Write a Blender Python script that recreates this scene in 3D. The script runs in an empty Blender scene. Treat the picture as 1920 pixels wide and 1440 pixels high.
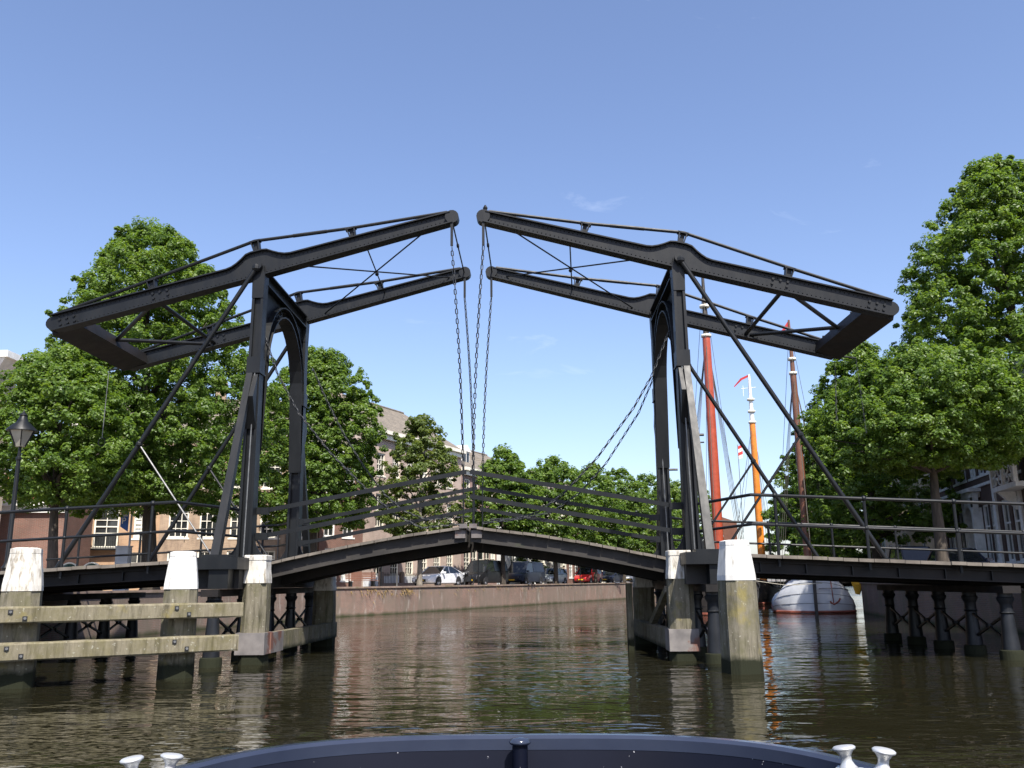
import bpy, math, random
import numpy as np
from mathutils import Vector, Matrix, Euler

random.seed(7)
R = math.radians
scene = bpy.context.scene
col = scene.collection

# ------------------------------------------------------------------ camera
EYE = 1.8
FPX, CX, CY = 1660.0, 960.0, 720.0            # the photograph is 1920 x 1440
PITCH = math.atan((1092 - 720) / FPX); YAW = R(1.4); ROLL = R(0.6)
fw = Vector((-math.sin(YAW)*math.cos(PITCH), math.cos(YAW)*math.cos(PITCH), math.sin(PITCH)))
rt0 = Vector((math.cos(YAW), math.sin(YAW), 0)); up0 = rt0.cross(fw)
rt = rt0*math.cos(ROLL) - up0*math.sin(ROLL); up = rt0*math.sin(ROLL) + up0*math.cos(ROLL)
cam_d = bpy.data.cameras.new("camera"); cam = bpy.data.objects.new("camera", cam_d); col.objects.link(cam)
m = Matrix((rt, up, -fw)).transposed().to_4x4(); m.translation = (0, 0, EYE)
cam.matrix_world = m
cam_d.sensor_width = 36.0; cam_d.lens = 36.0*FPX/1920.0
cam_d.clip_start = 0.1; cam_d.clip_end = 5000
scene.camera = cam

# ------------------------------------------------------------------ sky, sun, exposure
SUN_EL = R(54); SUN_AZ = R(161)               # clockwise from +Y: behind the viewer, a little to the right
world = bpy.data.worlds.new("World"); scene.world = world; world.use_nodes = True
wn = world.node_tree.nodes; wl = world.node_tree.links
for n in list(wn): wn.remove(n)
wo = wn.new("ShaderNodeOutputWorld"); bg = wn.new("ShaderNodeBackground")
sky = wn.new("ShaderNodeTexSky"); sky.sky_type = 'NISHITA'; sky.sun_disc = False
sky.sun_elevation = SUN_EL; sky.sun_rotation = SUN_AZ
sky.altitude = 0; sky.air_density = 1.0; sky.dust_density = 1.3; sky.ozone_density = 3.2
bg.inputs["Strength"].default_value = 0.116
# a few faint wisps of cirrus, thin and scattered over the whole dome
tc = wn.new("ShaderNodeTexCoord")
mp = wn.new("ShaderNodeMapping"); mp.inputs["Scale"].default_value = (2.2, 3.0, 9.0); mp.inputs["Rotation"].default_value = (0.3, 0.5, 0.2); mp.inputs["Location"].default_value = (3.1, 1.7, 0.4)
nz = wn.new("ShaderNodeTexNoise"); nz.inputs["Scale"].default_value = 2.3; nz.inputs["Detail"].default_value = 9; nz.inputs["Roughness"].default_value = 0.62
nz.inputs["Distortion"].default_value = 0.6
rp = wn.new("ShaderNodeValToRGB"); rp.color_ramp.elements[0].position = 0.64; rp.color_ramp.elements[1].position = 0.92
rp.color_ramp.elements[1].color = (0.3, 0.3, 0.3, 1)
mx = wn.new("ShaderNodeMix"); mx.data_type = 'RGBA'
mx.inputs[7].default_value = (7.0, 7.4, 8.0, 1)
wl.new(tc.outputs["Generated"], mp.inputs["Vector"]); wl.new(mp.outputs[0], nz.inputs["Vector"])
wl.new(nz.outputs["Fac"], rp.inputs[0]); wl.new(rp.outputs[0], mx.inputs[0])
tn = wn.new("ShaderNodeMix"); tn.data_type = 'RGBA'; tn.blend_type = 'MULTIPLY'; tn.inputs[0].default_value = 1.0; tn.inputs[7].default_value = (1.04, 0.965, 1.01, 1)
wl.new(sky.outputs[0], tn.inputs[6]); wl.new(tn.outputs[2], mx.inputs[6]); wl.new(mx.outputs[2], bg.inputs["Color"]); wl.new(bg.outputs[0], wo.inputs[0])
sd = bpy.data.lights.new("sun", 'SUN'); sd.energy = 4.3; sd.angle = R(0.53); sd.color = (1.0, 0.95, 0.87)
sun = bpy.data.objects.new("sun", sd); col.objects.link(sun)
to_sun = Vector((math.sin(SUN_AZ)*math.cos(SUN_EL), math.cos(SUN_AZ)*math.cos(SUN_EL), math.sin(SUN_EL)))
sun.rotation_euler = to_sun.to_track_quat('Z', 'Y').to_euler()
vs = scene.view_settings
vs.view_transform = 'Standard'; vs.look = 'None'; vs.exposure = 1.0; vs.gamma = 1.0; vs.use_curve_mapping = False

def at(x, y, Y):
    d = fw + rt*((x-CX)/FPX) + up*((CY-y)/FPX)
    return Vector((0, 0, EYE)) + d*(Y/d.y)

# ------------------------------------------------------------------ helpers
class MB:
    def __init__(s): s.v = []; s.f = []
    def add(s, vs, fs):
        o = len(s.v); s.v += [tuple(v) for v in vs]; s.f += [tuple(i+o for i in f) for f in fs]; return s
    def box(s, x0, x1, y0, y1, z0, z1):
        return s.add([(x0,y0,z0),(x1,y0,z0),(x1,y1,z0),(x0,y1,z0),(x0,y0,z1),(x1,y0,z1),(x1,y1,z1),(x0,y1,z1)],
                     [(0,3,2,1),(4,5,6,7),(0,1,5,4),(1,2,6,5),(2,3,7,6),(3,0,4,7)])
    def hexa(s, b, t):
        return s.add(list(b)+list(t), [(0,3,2,1),(4,5,6,7),(0,1,5,4),(1,2,6,5),(2,3,7,6),(3,0,4,7)])
    def bar(s, p, q, w, h=None, upv=(0,0,1), w2=None, h2=None):
        p = Vector(p); q = Vector(q); h = w if h is None else h; w2 = w if w2 is None else w2; h2 = h if h2 is None else h2
        d = (q-p).normalized(); u = Vector(upv)
        if abs(d.dot(u)) > 0.98: u = Vector((0,1,0))
        r = d.cross(u).normalized(); u = r.cross(d).normalized()
        a = [p-r*w/2-u*h/2, p+r*w/2-u*h/2, p+r*w/2+u*h/2, p-r*w/2+u*h/2]
        b = [q-r*w2/2-u*h2/2, q+r*w2/2-u*h2/2, q+r*w2/2+u*h2/2, q-r*w2/2+u*h2/2]
        return s.add(a+b, [(0,1,2,3),(7,6,5,4),(0,4,5,1),(1,5,6,2),(2,6,7,3),(3,7,4,0)])
    def tube(s, pts, rad, n=8, caps=True):
        pts = [Vector(p) for p in pts]
        if not hasattr(rad, '__len__'): rad = [rad]*len(pts)
        o = len(s.v); pr = None
        for i, p in enumerate(pts):
            d = (pts[min(i+1, len(pts)-1)]-pts[max(i-1, 0)]).normalized()
            if pr is None:
                a = Vector((0,0,1)) if abs(d.z) < 0.9 else Vector((1,0,0))
                r = d.cross(a).normalized()
            else:
                r = (pr - d*pr.dot(d)).normalized()
            pr = r; u = r.cross(d).normalized()
            for k in range(n):
                an = 2*math.pi*k/n; s.v.append(tuple(p+(r*math.cos(an)+u*math.sin(an))*rad[i]))
        for i in range(len(pts)-1):
            for k in range(n):
                a = o+i*n+k; b = o+i*n+(k+1) % n
                s.f.append((a, a+n, b+n, b))
        if caps:
            s.f.append(tuple(o+k for k in range(n))); e = o+(len(pts)-1)*n
            s.f.append(tuple(e+n-1-k for k in range(n)))
        return s
    def lathe(s, prof, n=12, c=(0,0,0), rot=0.0):
        o = len(s.v)
        for r, z in prof:
            for k in range(n):
                an = 2*math.pi*k/n+rot; s.v.append((c[0]+r*math.cos(an), c[1]+r*math.sin(an), c[2]+z))
        for i in range(len(prof)-1):
            for k in range(n):
                a = o+i*n+k; b = o+i*n+(k+1) % n
                s.f.append((a, b, b+n, a+n))
        s.f.append(tuple(o+n-1-k for k in range(n))); e = o+(len(prof)-1)*n
        s.f.append(tuple(e+k for k in range(n)))
        return s
    def prism(s, poly, off):
        """poly: list of 3D points (planar); extruded by vector off"""
        n = len(poly); off = Vector(off); o = len(s.v)
        s.v += [tuple(Vector(p)) for p in poly] + [tuple(Vector(p)+off) for p in poly]
        s.f.append(tuple(o+i for i in range(n))); s.f.append(tuple(o+n+n-1-i for i in range(n)))
        for i in range(n):
            j = (i+1) % n; s.f.append((o+i, o+n+i, o+n+j, o+j))
        return s
    def ball(s, c, r, n=8, m=5):
        return s.lathe([(r*math.sin(math.pi*max(.02, min(.98, i/m))), -r*math.cos(math.pi*i/m)) for i in range(m+1)], n, c)
    def mesh(s, name, mat, smooth=False):
        me = bpy.data.meshes.new(name); me.from_pydata(s.v, [], s.f); me.update()
        if mat is not None: me.materials.append(mat)
        if smooth:
            me.polygons.foreach_set("use_smooth", [True]*len(me.polygons))
            if smooth == 'auto':
                me.set_sharp_from_angle(angle=R(38))
        return me
    def build(s, name, mat, parent=None, smooth=False, kind=None):
        return link(name, s.mesh(name, mat, smooth), parent, kind)

def link(name, me, parent=None, kind=None, loc=None, rot=None):
    o = bpy.data.objects.new(name, me); col.objects.link(o)
    if parent is not None: o.parent = parent
    if kind: o["kind"] = kind
    if loc is not None: o.location = loc
    if rot is not None: o.rotation_euler = rot
    return o
def tag(o, label, cat, group=None):
    o["label"] = label; o["category"] = cat
    if group: o["group"] = group
    return o
def thing(name, label, cat, loc=(0,0,0), rz=0.0, group=None):
    o = bpy.data.objects.new(name, None); col.objects.link(o); o.empty_display_size = 0.2
    o.location = loc; o.rotation_euler = (0, 0, rz)
    return tag(o, label, cat, group)
def structure(name, mb, mat, smooth=False): return mb.build(name, mat, None, smooth, "structure")

# ------------------------------------------------------------------ materials
def mat_new(name):
    m = bpy.data.materials.new(name); m.use_nodes = True
    nt = m.node_tree; b = nt.nodes["Principled BSDF"]
    return m, nt, b
def pos_node(nt, scale=(1,1,1)):
    g = nt.nodes.new("ShaderNodeNewGeometry"); mp = nt.nodes.new("ShaderNodeMapping"); mp.inputs["Scale"].default_value = scale
    nt.links.new(g.outputs["Position"], mp.inputs["Vector"]); return mp.outputs[0]
def noise(nt, vec, scale, detail=5, rough=0.55):
    n = nt.nodes.new("ShaderNodeTexNoise"); n.inputs["Scale"].default_value = scale; n.inputs["Detail"].default_value = detail
    n.inputs["Roughness"].default_value = rough; nt.links.new(vec, n.inputs["Vector"]); return n.outputs["Fac"]
def ramp(nt, fac, stops):
    r = nt.nodes.new("ShaderNodeValToRGB"); e = r.color_ramp.elements
    while len(e) < len(stops): e.new(0.5)
    for i, (p, c) in enumerate(stops):
        e[i].position = p; e[i].color = (*c, 1) if len(c) == 3 else c
    nt.links.new(fac, r.inputs[0]); return r.outputs[0]
def mix(nt, fac, a, b, mode='MIX'):
    x = nt.nodes.new("ShaderNodeMix"); x.data_type = 'RGBA'; x.blend_type = mode
    for sock, v in ((x.inputs[0], fac), (x.inputs[6], a), (x.inputs[7], b)):
        if hasattr(v, 'is_output') or isinstance(v, bpy.types.NodeSocket): nt.links.new(v, sock)
        elif isinstance(v, (int, float)): sock.default_value = v
        else: sock.default_value = (*v, 1)
    return x.outputs[2]
def bump(nt, b, h, strength=0.3, dist=0.02):
    n = nt.nodes.new("ShaderNodeBump"); n.inputs["Strength"].default_value = strength; n.inputs["Distance"].default_value = dist
    nt.links.new(h, n.inputs["Height"]); nt.links.new(n.outputs[0], b.inputs["Normal"])
def weathered(name, c1, c2, scale=3.0, rough=0.6, stretch=(1,1,1), c3=None, t3=(0.62,0.72), bmp=0.15, metal=0.0, spec=0.5, s3=None):
    m, nt, b = mat_new(name); v = pos_node(nt, stretch)
    f = noise(nt, v, scale, 6); c = ramp(nt, f, [(0.32, c1), (0.68, c2)])
    if c3 is not None:
        f3 = noise(nt, v, s3 or scale*0.45, 7, 0.65); k = ramp(nt, f3, [(t3[0], (0,0,0)), (t3[1], (1,1,1))])
        c = mix(nt, k, c, c3)
    nt.links.new(c, b.inputs["Base Color"]); b.inputs["Metallic"].default_value = metal
    b.inputs["Specular IOR Level"].default_value = spec
    fr = noise(nt, v, scale*2.3, 4); rr = nt.nodes.new("ShaderNodeMapRange")
    rr.inputs[3].default_value = max(0.02, rough-0.12); rr.inputs[4].default_value = min(1, rough+0.15)
    nt.links.new(fr, rr.inputs[0]); nt.links.new(rr.outputs[0], b.inputs["Roughness"])
    if bmp: bump(nt, b, noise(nt, v, scale*5, 5), bmp, 0.01)
    return m
def plain(name, c, rough=0.5, metal=0.0, spec=0.5, coat=0.0):
    m, nt, b = mat_new(name); v = pos_node(nt)
    c2 = tuple(min(1, x*1.18+0.004) for x in c); c1 = tuple(x*0.86 for x in c)
    nt.links.new(ramp(nt, noise(nt, v, 2.6, 4), [(0.3, c1), (0.7, c2)]), b.inputs["Base Color"])
    b.inputs["Roughness"].default_value = rough; b.inputs["Metallic"].default_value = metal; b.inputs["Specular IOR Level"].default_value = spec
    b.inputs["Coat Weight"].default_value = coat
    return m
def brick_mat(name, c1, c2, mortar, scale=1.0, stain=None, stain_t=(0.55,0.75), ang=0.0, pale=None, low=None):
    """running bond on vertical walls; the wall's horizontal run is read along direction ang"""
    m, nt, b = mat_new(name)
    g = nt.nodes.new("ShaderNodeNewGeometry"); sp = nt.nodes.new("ShaderNodeSeparateXYZ"); nt.links.new(g.outputs["Position"], sp.inputs[0])
    dx = nt.nodes.new("ShaderNodeMath"); dx.operation = 'MULTIPLY'; dx.inputs[1].default_value = math.cos(ang); nt.links.new(sp.outputs[0], dx.inputs[0])
    dy = nt.nodes.new("ShaderNodeMath"); dy.operation = 'MULTIPLY_ADD'; dy.inputs[1].default_value = math.sin(ang)
    nt.links.new(sp.outputs[1], dy.inputs[0]); nt.links.new(dx.outputs[0], dy.inputs[2])
    cb = nt.nodes.new("ShaderNodeCombineXYZ"); nt.links.new(dy.outputs[0], cb.inputs[0]); nt.links.new(sp.outputs[2], cb.inputs[1])
    br = nt.nodes.new("ShaderNodeTexBrick"); br.inputs["Scale"].default_value = scale
    br.inputs["Brick Width"].default_value = 0.22; br.inputs["Row Height"].default_value = 0.066; br.inputs["Mortar Size"].default_value = 0.007
    br.inputs["Color1"].default_value = (*c1, 1); br.inputs["Color2"].default_value = (*c2, 1); br.inputs["Mortar"].default_value = (*mortar, 1)
    nt.links.new(cb.outputs[0], br.inputs["Vector"])
    c = br.outputs["Color"]
    v = pos_node(nt)
    c = mix(nt, ramp(nt, noise(nt, v, 0.7, 6, 0.6), [(0.3, (0.72,0.72,0.72)), (0.7, (1.2,1.17,1.12))]), c, (1,1,1), 'MIX') if False else mix(nt, 1.0, c, ramp(nt, noise(nt, v, 0.7, 6, 0.6), [(0.3, (0.7,0.7,0.7)), (0.7, (1.0,1.0,1.0))]), 'MULTIPLY')
    if pale:
        c = mix(nt, ramp(nt, noise(nt, v, 0.2, 5, 0.6), [(0.40,(0,0,0)), (0.58,(0.75,0.75,0.75))]), c, (0.20,0.155,0.125))
    if stain:
        vs_ = pos_node(nt, (1, 1, 0.3)); k = ramp(nt, noise(nt, vs_, 1.3, 7, 0.68), [(stain_t[0], (0,0,0)), (stain_t[1], (1,1,1))])
        c = mix(nt, k, c, stain)
    if pale:
        vp = pos_node(nt, (1.3, 1.3, 0.25)); k = ramp(nt, noise(nt, vp, 1.9, 8, 0.75), [(0.56, (0,0,0)), (0.70, (0.8,0.8,0.8))])
        c = mix(nt, k, c, pale)
    if low:
        mr = nt.nodes.new("ShaderNodeMapRange"); mr.inputs[1].default_value = 0.32; mr.inputs[2].default_value = 0.12
        nz_ = nt.nodes.new("ShaderNodeMath"); nz_.operation = 'MULTIPLY_ADD'; nz_.inputs[1].default_value = 0.25
        nt.links.new(noise(nt, v, 1.5, 4), nz_.inputs[0]); nt.links.new(sp.outputs[2], nz_.inputs[2])
        nt.links.new(nz_.outputs[0], mr.inputs[0]); c = mix(nt, mr.outputs[0], c, low)
    nt.links.new(c, b.inputs["Base Color"]); b.inputs["Roughness"].default_value = 0.88; b.inputs["Specular IOR Level"].default_value = 0.25
    bump(nt, b, br.outputs["Fac"], -0.5, 0.012)
    return m

M = {}
M['iron'] = weathered('black_painted_iron', (0.0048,0.0058,0.0068), (0.0095,0.0108,0.0120), 1.6, 0.45, (1.6,1.6,0.5), bmp=0.15, c3=(0.030,0.026,0.023), t3=(0.60,0.86), spec=0.30)
M['iron_under'] = weathered('rusty_black_iron', (0.007,0.007,0.007), (0.017,0.013,0.011), 1.9, 0.6, bmp=0.15, spec=0.3)
M['galv'] = weathered('galvanised_steel', (0.13,0.13,0.13), (0.22,0.22,0.21), 5, 0.45, metal=0.5)
M['chain'] = plain('chain_iron', (0.022,0.024,0.027), 0.45, 0.2)
M['plank'] = weathered('weathered_oak', (0.085,0.072,0.058), (0.19,0.165,0.135), 2.2, 0.85, (1,0.25,1), c3=(0.10,0.105,0.05), bmp=0.3)
M['dark_wood'] = weathered('tarred_timber', (0.016,0.014,0.012), (0.038,0.033,0.028), 2.5, 0.75, (0.5,1,1), bmp=0.3, c3=(0.035,0.04,0.02))
def pile_wood(name, base1, base2, moss):
    m, nt, b = mat_new(name); v = pos_node(nt, (3.2,3.2,0.4)); v1 = pos_node(nt)
    c = ramp(nt, noise(nt, v, 3.2, 8, 0.66), [(0.30, base1), (0.5, base2), (0.72, tuple(x*1.35 for x in base2))])
    c = mix(nt, ramp(nt, noise(nt, v1, 2.6, 8, 0.7), [(0.45,(0,0,0)), (0.7,(0.85,0.85,0.85))]), c, moss)
    c = mix(nt, ramp(nt, noise(nt, v1, 16, 3, 0.5), [(0.66,(0,0,0)), (0.70,(0.7,0.7,0.7))]), c, (0.34,0.33,0.26))
    c = mix(nt, ramp(nt, noise(nt, v1, 2.1, 5, 0.6), [(0.60,(0,0,0)), (0.72,(0.55,0.55,0.55))]), c, (0.24,0.195,0.05))
    g = nt.nodes.new("ShaderNodeNewGeometry"); sp = nt.nodes.new("ShaderNodeSeparateXYZ"); nt.links.new(g.outputs["Position"], sp.inputs[0])
    ad = nt.nodes.new("ShaderNodeMath"); ad.operation = 'MULTIPLY_ADD'; ad.inputs[1].default_value = 0.16
    nt.links.new(noise(nt, v1, 5, 4), ad.inputs[0]); nt.links.new(sp.outputs[2], ad.inputs[2])
    mr = nt.nodes.new("ShaderNodeMapRange"); mr.inputs[1].default_value = 0.44; mr.inputs[2].default_value = 0.33; nt.links.new(ad.outputs[0], mr.inputs[0])
    c = mix(nt, mr.outputs[0], c, (0.018,0.020,0.010))
    nt.links.new(c, b.inputs["Base Color"]); b.inputs["Roughness"].default_value = 0.85; b.inputs["Specular IOR Level"].default_value = 0.2
    bump(nt, b, noise(nt, v, 7, 7, 0.7), 0.7, 0.03); return m
M['pile'] = pile_wood('mossy_oak', (0.050,0.045,0.028), (0.165,0.148,0.108), (0.105,0.10,0.048))
M['fender_beam'] = pile_wood('lichened_oak_beam', (0.065,0.056,0.034), (0.185,0.163,0.112), (0.13,0.115,0.052))
M['white'] = weathered('chalky_white_paint', (0.52,0.51,0.47), (0.68,0.67,0.63), 4, 0.8, (4,4,0.5), c3=(0.30,0.27,0.21), t3=(0.58,0.74), bmp=0.6, s3=5.0)
M['white_worn'] = weathered('flaking_white_paint', (0.48,0.45,0.39), (0.66,0.64,0.58), 5, 0.8, (3,3,0.6), c3=(0.25,0.22,0.17), t3=(0.50,0.64), bmp=0.6, s3=4.0)
M['rust_plate'] = weathered('rusty_plate', (0.12,0.11,0.105), (0.22,0.20,0.185), 3, 0.7, c3=(0.15,0.07,0.05), t3=(0.54,0.60))
M['nose'] = weathered('worn_nose_iron', (0.07,0.065,0.065), (0.15,0.13,0.12), 4, 0.7, c3=(0.13,0.065,0.045), t3=(0.48,0.56))
M['trim'] = plain('cream_paint', (0.72,0.68,0.57), 0.55)
M['trim_white'] = plain('white_paint', (0.78,0.77,0.73), 0.55)
M['trim_grey'] = plain('grey_stone_trim', (0.64,0.65,0.65), 0.7)
def glass_mat():
    m, nt, b = mat_new('window_glass'); v = pos_node(nt)
    nt.links.new(ramp(nt, noise(nt, v, 0.8, 2), [(0.35,(0.010,0.012,0.013)), (0.7,(0.045,0.048,0.048))]), b.inputs["Base Color"])
    b.inputs["Roughness"].default_value = 0.06; b.inputs["IOR"].default_value = 1.5
    bump(nt, b, noise(nt, v, 1.5, 2), 0.05, 0.05); return m
M['glass'] = glass_mat()
M['curtain'] = weathered('pale_curtain', (0.42,0.43,0.40), (0.66,0.67,0.63), 2, 0.9, (14,14,0.4), bmp=0.0)
M['door_green'] = plain('dark_green_paint', (0.018,0.045,0.030), 0.4)
M['door_dark'] = plain('dark_door', (0.03,0.028,0.03), 0.4)
M['asphalt'] = weathered('paving', (0.14,0.12,0.105), (0.22,0.19,0.165), 0.9, 0.9, bmp=0.2)
M['coping'] = weathered('coping_stone', (0.19,0.135,0.105), (0.29,0.215,0.17), 2.0, 0.85, c3=(0.15,0.12,0.06), t3=(0.52,0.68))
QA = math.atan2(0.912, 0.41)
M['quay_brick'] = brick_mat('quay_brick', (0.28,0.155,0.112), (0.21,0.125,0.095), (0.34,0.30,0.26), 1.0, (0.165,0.135,0.105), (0.44,0.66), QA, pale=(0.46,0.42,0.37), low=(0.045,0.05,0.022))
M['quay_brick_r'] = brick_mat('quay_brick_mossy', (0.20,0.12,0.09), (0.15,0.10,0.085), (0.20,0.18,0.15), 1.0, (0.10,0.095,0.06), (0.45,0.7), math.pi/2, low=(0.045,0.05,0.022))
M['abut'] = brick_mat('abutment_brick', (0.26,0.13,0.09), (0.20,0.11,0.08), (0.25,0.21,0.18), 1.0, (0.13,0.11,0.06), (0.42,0.66), math.pi/2, low=(0.045,0.05,0.022))
M['brick_orange'] = brick_mat('orange_brick', (0.50,0.30,0.165), (0.42,0.25,0.14), (0.42,0.36,0.28), 1.0, (0.24,0.16,0.11), (0.55,0.8), 0.3)
M['brick_brown'] = brick_mat('brown_brick', (0.44,0.31,0.205), (0.36,0.25,0.165), (0.40,0.35,0.28), 1.0, (0.15,0.11,0.085), (0.45,0.72), 0.3)
M['brick_red'] = brick_mat('red_brick', (0.24,0.115,0.085), (0.19,0.10,0.075), (0.25,0.21,0.18), 1.0, (0.13,0.085,0.07), (0.55,0.8), 0.6)
M['brick_pink'] = brick_mat('pinkish_brick', (0.52,0.395,0.325), (0.45,0.33,0.27), (0.46,0.41,0.36), 1.0, (0.36,0.27,0.225), (0.55,0.8), QA)
M['brick_plum'] = brick_mat('plum_brick', (0.38,0.25,0.215), (0.32,0.205,0.175), (0.24,0.20,0.18), 1.0, None, ang=QA)
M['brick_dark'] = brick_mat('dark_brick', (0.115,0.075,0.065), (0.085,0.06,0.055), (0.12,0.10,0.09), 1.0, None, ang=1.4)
M['stucco'] = weathered('cream_stucco', (0.66,0.62,0.52), (0.76,0.72,0.62), 1.2, 0.8, (1,1,0.4), c3=(0.52,0.48,0.40))
M['stucco_white'] = weathered('white_stucco', (0.70,0.70,0.67), (0.80,0.80,0.77), 1.2, 0.8, (1,1,0.4), c3=(0.60,0.59,0.55))
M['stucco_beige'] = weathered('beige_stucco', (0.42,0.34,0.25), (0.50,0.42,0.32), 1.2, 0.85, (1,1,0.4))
def tiles(name, c1, c2):
    m, nt, b = mat_new(name); v = pos_node(nt)
    w = nt.nodes.new("ShaderNodeTexWave"); w.wave_type = 'BANDS'; w.bands_direction = 'Z'; w.inputs["Scale"].default_value = 1.5; w.inputs["Distortion"].default_value = 1.2; w.inputs["Detail"].default_value = 2
    nt.links.new(v, w.inputs["Vector"])
    c = ramp(nt, noise(nt, v, 2.2, 7, 0.7), [(0.3, c1), (0.7, c2)])
    nt.links.new(mix(nt, 1.0, c, ramp(nt, w.outputs["Fac"], [(0.1,(0.72,0.72,0.72)), (0.5,(1,1,1))]), 'MULTIPLY'), b.inputs["Base Color"])
    b.inputs["Roughness"].default_value = 0.8; bump(nt, b, w.outputs["Fac"], 0.5, 0.05); return m
M['tile_dark'] = tiles('weathered_roof_tiles', (0.11,0.095,0.075), (0.25,0.21,0.16))
M['tile_red'] = tiles('orange_roof_tiles', (0.32,0.12,0.06), (0.46,0.19,0.09))
M['bark'] = weathered('bark', (0.030,0.024,0.018), (0.075,0.060,0.045), 6, 0.95, (2,2,0.35), bmp=0.8)
M['bark_pale'] = weathered('pale_bark', (0.12,0.105,0.085), (0.24,0.21,0.17), 6, 0.95, (2,2,0.35), bmp=0.6)
def leaf_mat(name, d, l, y):
    m = bpy.data.materials.new(name); m.use_nodes = True; nt = m.node_tree
    b = nt.nodes["Principled BSDF"]; out = nt.nodes["Material Output"]
    a = nt.nodes.new("ShaderNodeAttribute"); a.attribute_name = "tint"
    c = ramp(nt, a.outputs["Fac"], [(0.0, d), (0.55, l), (1.0, y)])
    nt.links.new(c, b.inputs["Base Color"]); b.inputs["Roughness"].default_value = 0.42; b.inputs["Specular IOR Level"].default_value = 0.45
    t = nt.nodes.new("ShaderNodeBsdfTranslucent"); nt.links.new(mix(nt, 1.0, c, (1.5,1.45,0.6), 'MULTIPLY'), t.inputs[0])
    s = nt.nodes.new("ShaderNodeMixShader"); s.inputs[0].default_value = 0.50
    nt.links.new(b.outputs[0], s.inputs[1]); nt.links.new(t.outputs[0], s.inputs[2]); nt.links.new(s.outputs[0], out.inputs[0]); return m
M['leaf'] = leaf_mat('lime_leaves', (0.066,0.122,0.021), (0.124,0.205,0.036), (0.195,0.270,0.058))
M['leaf_olive'] = leaf_mat('olive_leaves', (0.068,0.105,0.026), (0.125,0.172,0.042), (0.20,0.24,0.065))
M['tyre'] = plain('tyre', (0.014,0.014,0.015), 0.8)
M['rim'] = plain('alloy', (0.42,0.43,0.44), 0.35, 0.7)
M['carglass'] = plain('car_glass', (0.012,0.014,0.016), 0.05)
M['black_plastic'] = plain('black_plastic', (0.016,0.016,0.017), 0.5)
M['lamp_glass'] = plain('clear_lamp_lens', (0.55,0.56,0.57), 0.15)
M['plate'] = plain('yellow_plate', (0.72,0.45,0.03), 0.5)
M['blue'] = plain('sign_blue', (0.012,0.085,0.36), 0.4)
M['orange_mark'] = plain('orange_print', (0.72,0.26,0.02), 0.4)
M['red_varnish'] = plain('red_mast_paint', (0.34,0.060,0.028), 0.4)
M['orange_varnish'] = plain('honey_varnish', (0.62,0.20,0.025), 0.35)
M['brown_varnish'] = plain('brown_varnish', (0.15,0.062,0.035), 0.45)
M['tar'] = weathered('tarred_hull', (0.018,0.016,0.015), (0.045,0.036,0.030), 2, 0.5)
M['hull_white'] = weathered('white_hull_paint', (0.60,0.62,0.64), (0.74,0.75,0.76), 1.5, 0.35, c3=(0.42,0.40,0.38), t3=(0.66,0.8), bmp=0.05)
M['redlead'] = plain('red_lead', (0.22,0.06,0.035), 0.7)
M['hatch_green'] = plain('grey_green_paint', (0.10,0.15,0.13), 0.5)
M['rope'] = plain('rope', (0.10,0.09,0.075), 0.9)
M['rope_pale'] = plain('pale_rope', (0.40,0.37,0.30), 0.9)
M['yellow'] = plain('yellow_canvas', (0.62,0.33,0.02), 0.8)
M['lantern'] = plain('lantern_glass', (0.30,0.29,0.24), 0.3)
M['bin_green'] = plain('container_green', (0.02,0.05,0.035), 0.5)
M['cabinet'] = plain('cabinet_grey', (0.46,0.47,0.50), 0.5)
M['navy'] = weathered('navy_gelcoat', (0.0026,0.0036,0.0095), (0.0042,0.0056,0.0135), 1.2, 0.5, bmp=0.05, c3=(0.010,0.012,0.02), t3=(0.6,0.9), spec=0.14)
def speck(m, c=(0.35,0.35,0.36), t=0.73, sc=38):
    nt = m.node_tree; b = nt.nodes["Principled BSDF"]; old = b.inputs["Base Color"].links[0].from_socket; v = pos_node(nt)
    nt.links.new(mix(nt, ramp(nt, noise(nt, v, sc, 2, 0.5), [(t,(0,0,0)), (t+0.03,(1,1,1))]), old, c), b.inputs["Base Color"])
speck(M['navy'])
M['navy_rim'] = weathered('navy_rim', (0.020,0.026,0.046), (0.030,0.038,0.062), 2, 0.16, bmp=0.02)
M['alu'] = plain('satin_aluminium', (0.66,0.66,0.64), 0.42, 0.6)
M['flag_red'] = plain('flag_red', (0.50,0.04,0.04), 0.8)
M['skin'] = plain('skin', (0.45,0.27,0.19), 0.6); M['shirt'] = plain('pale_blue_shirt', (0.40,0.45,0.55), 0.8)
M['jeans'] = plain('grey_trousers', (0.10,0.11,0.13), 0.85); M['hair'] = plain('brown_hair', (0.05,0.035,0.02), 0.7)
def paint(name, c): return plain(name, c, 0.3, 0.0, 0.3 if max(c) < 0.1 else 0.5, 0.1 if max(c) < 0.1 else 0.5)

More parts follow.
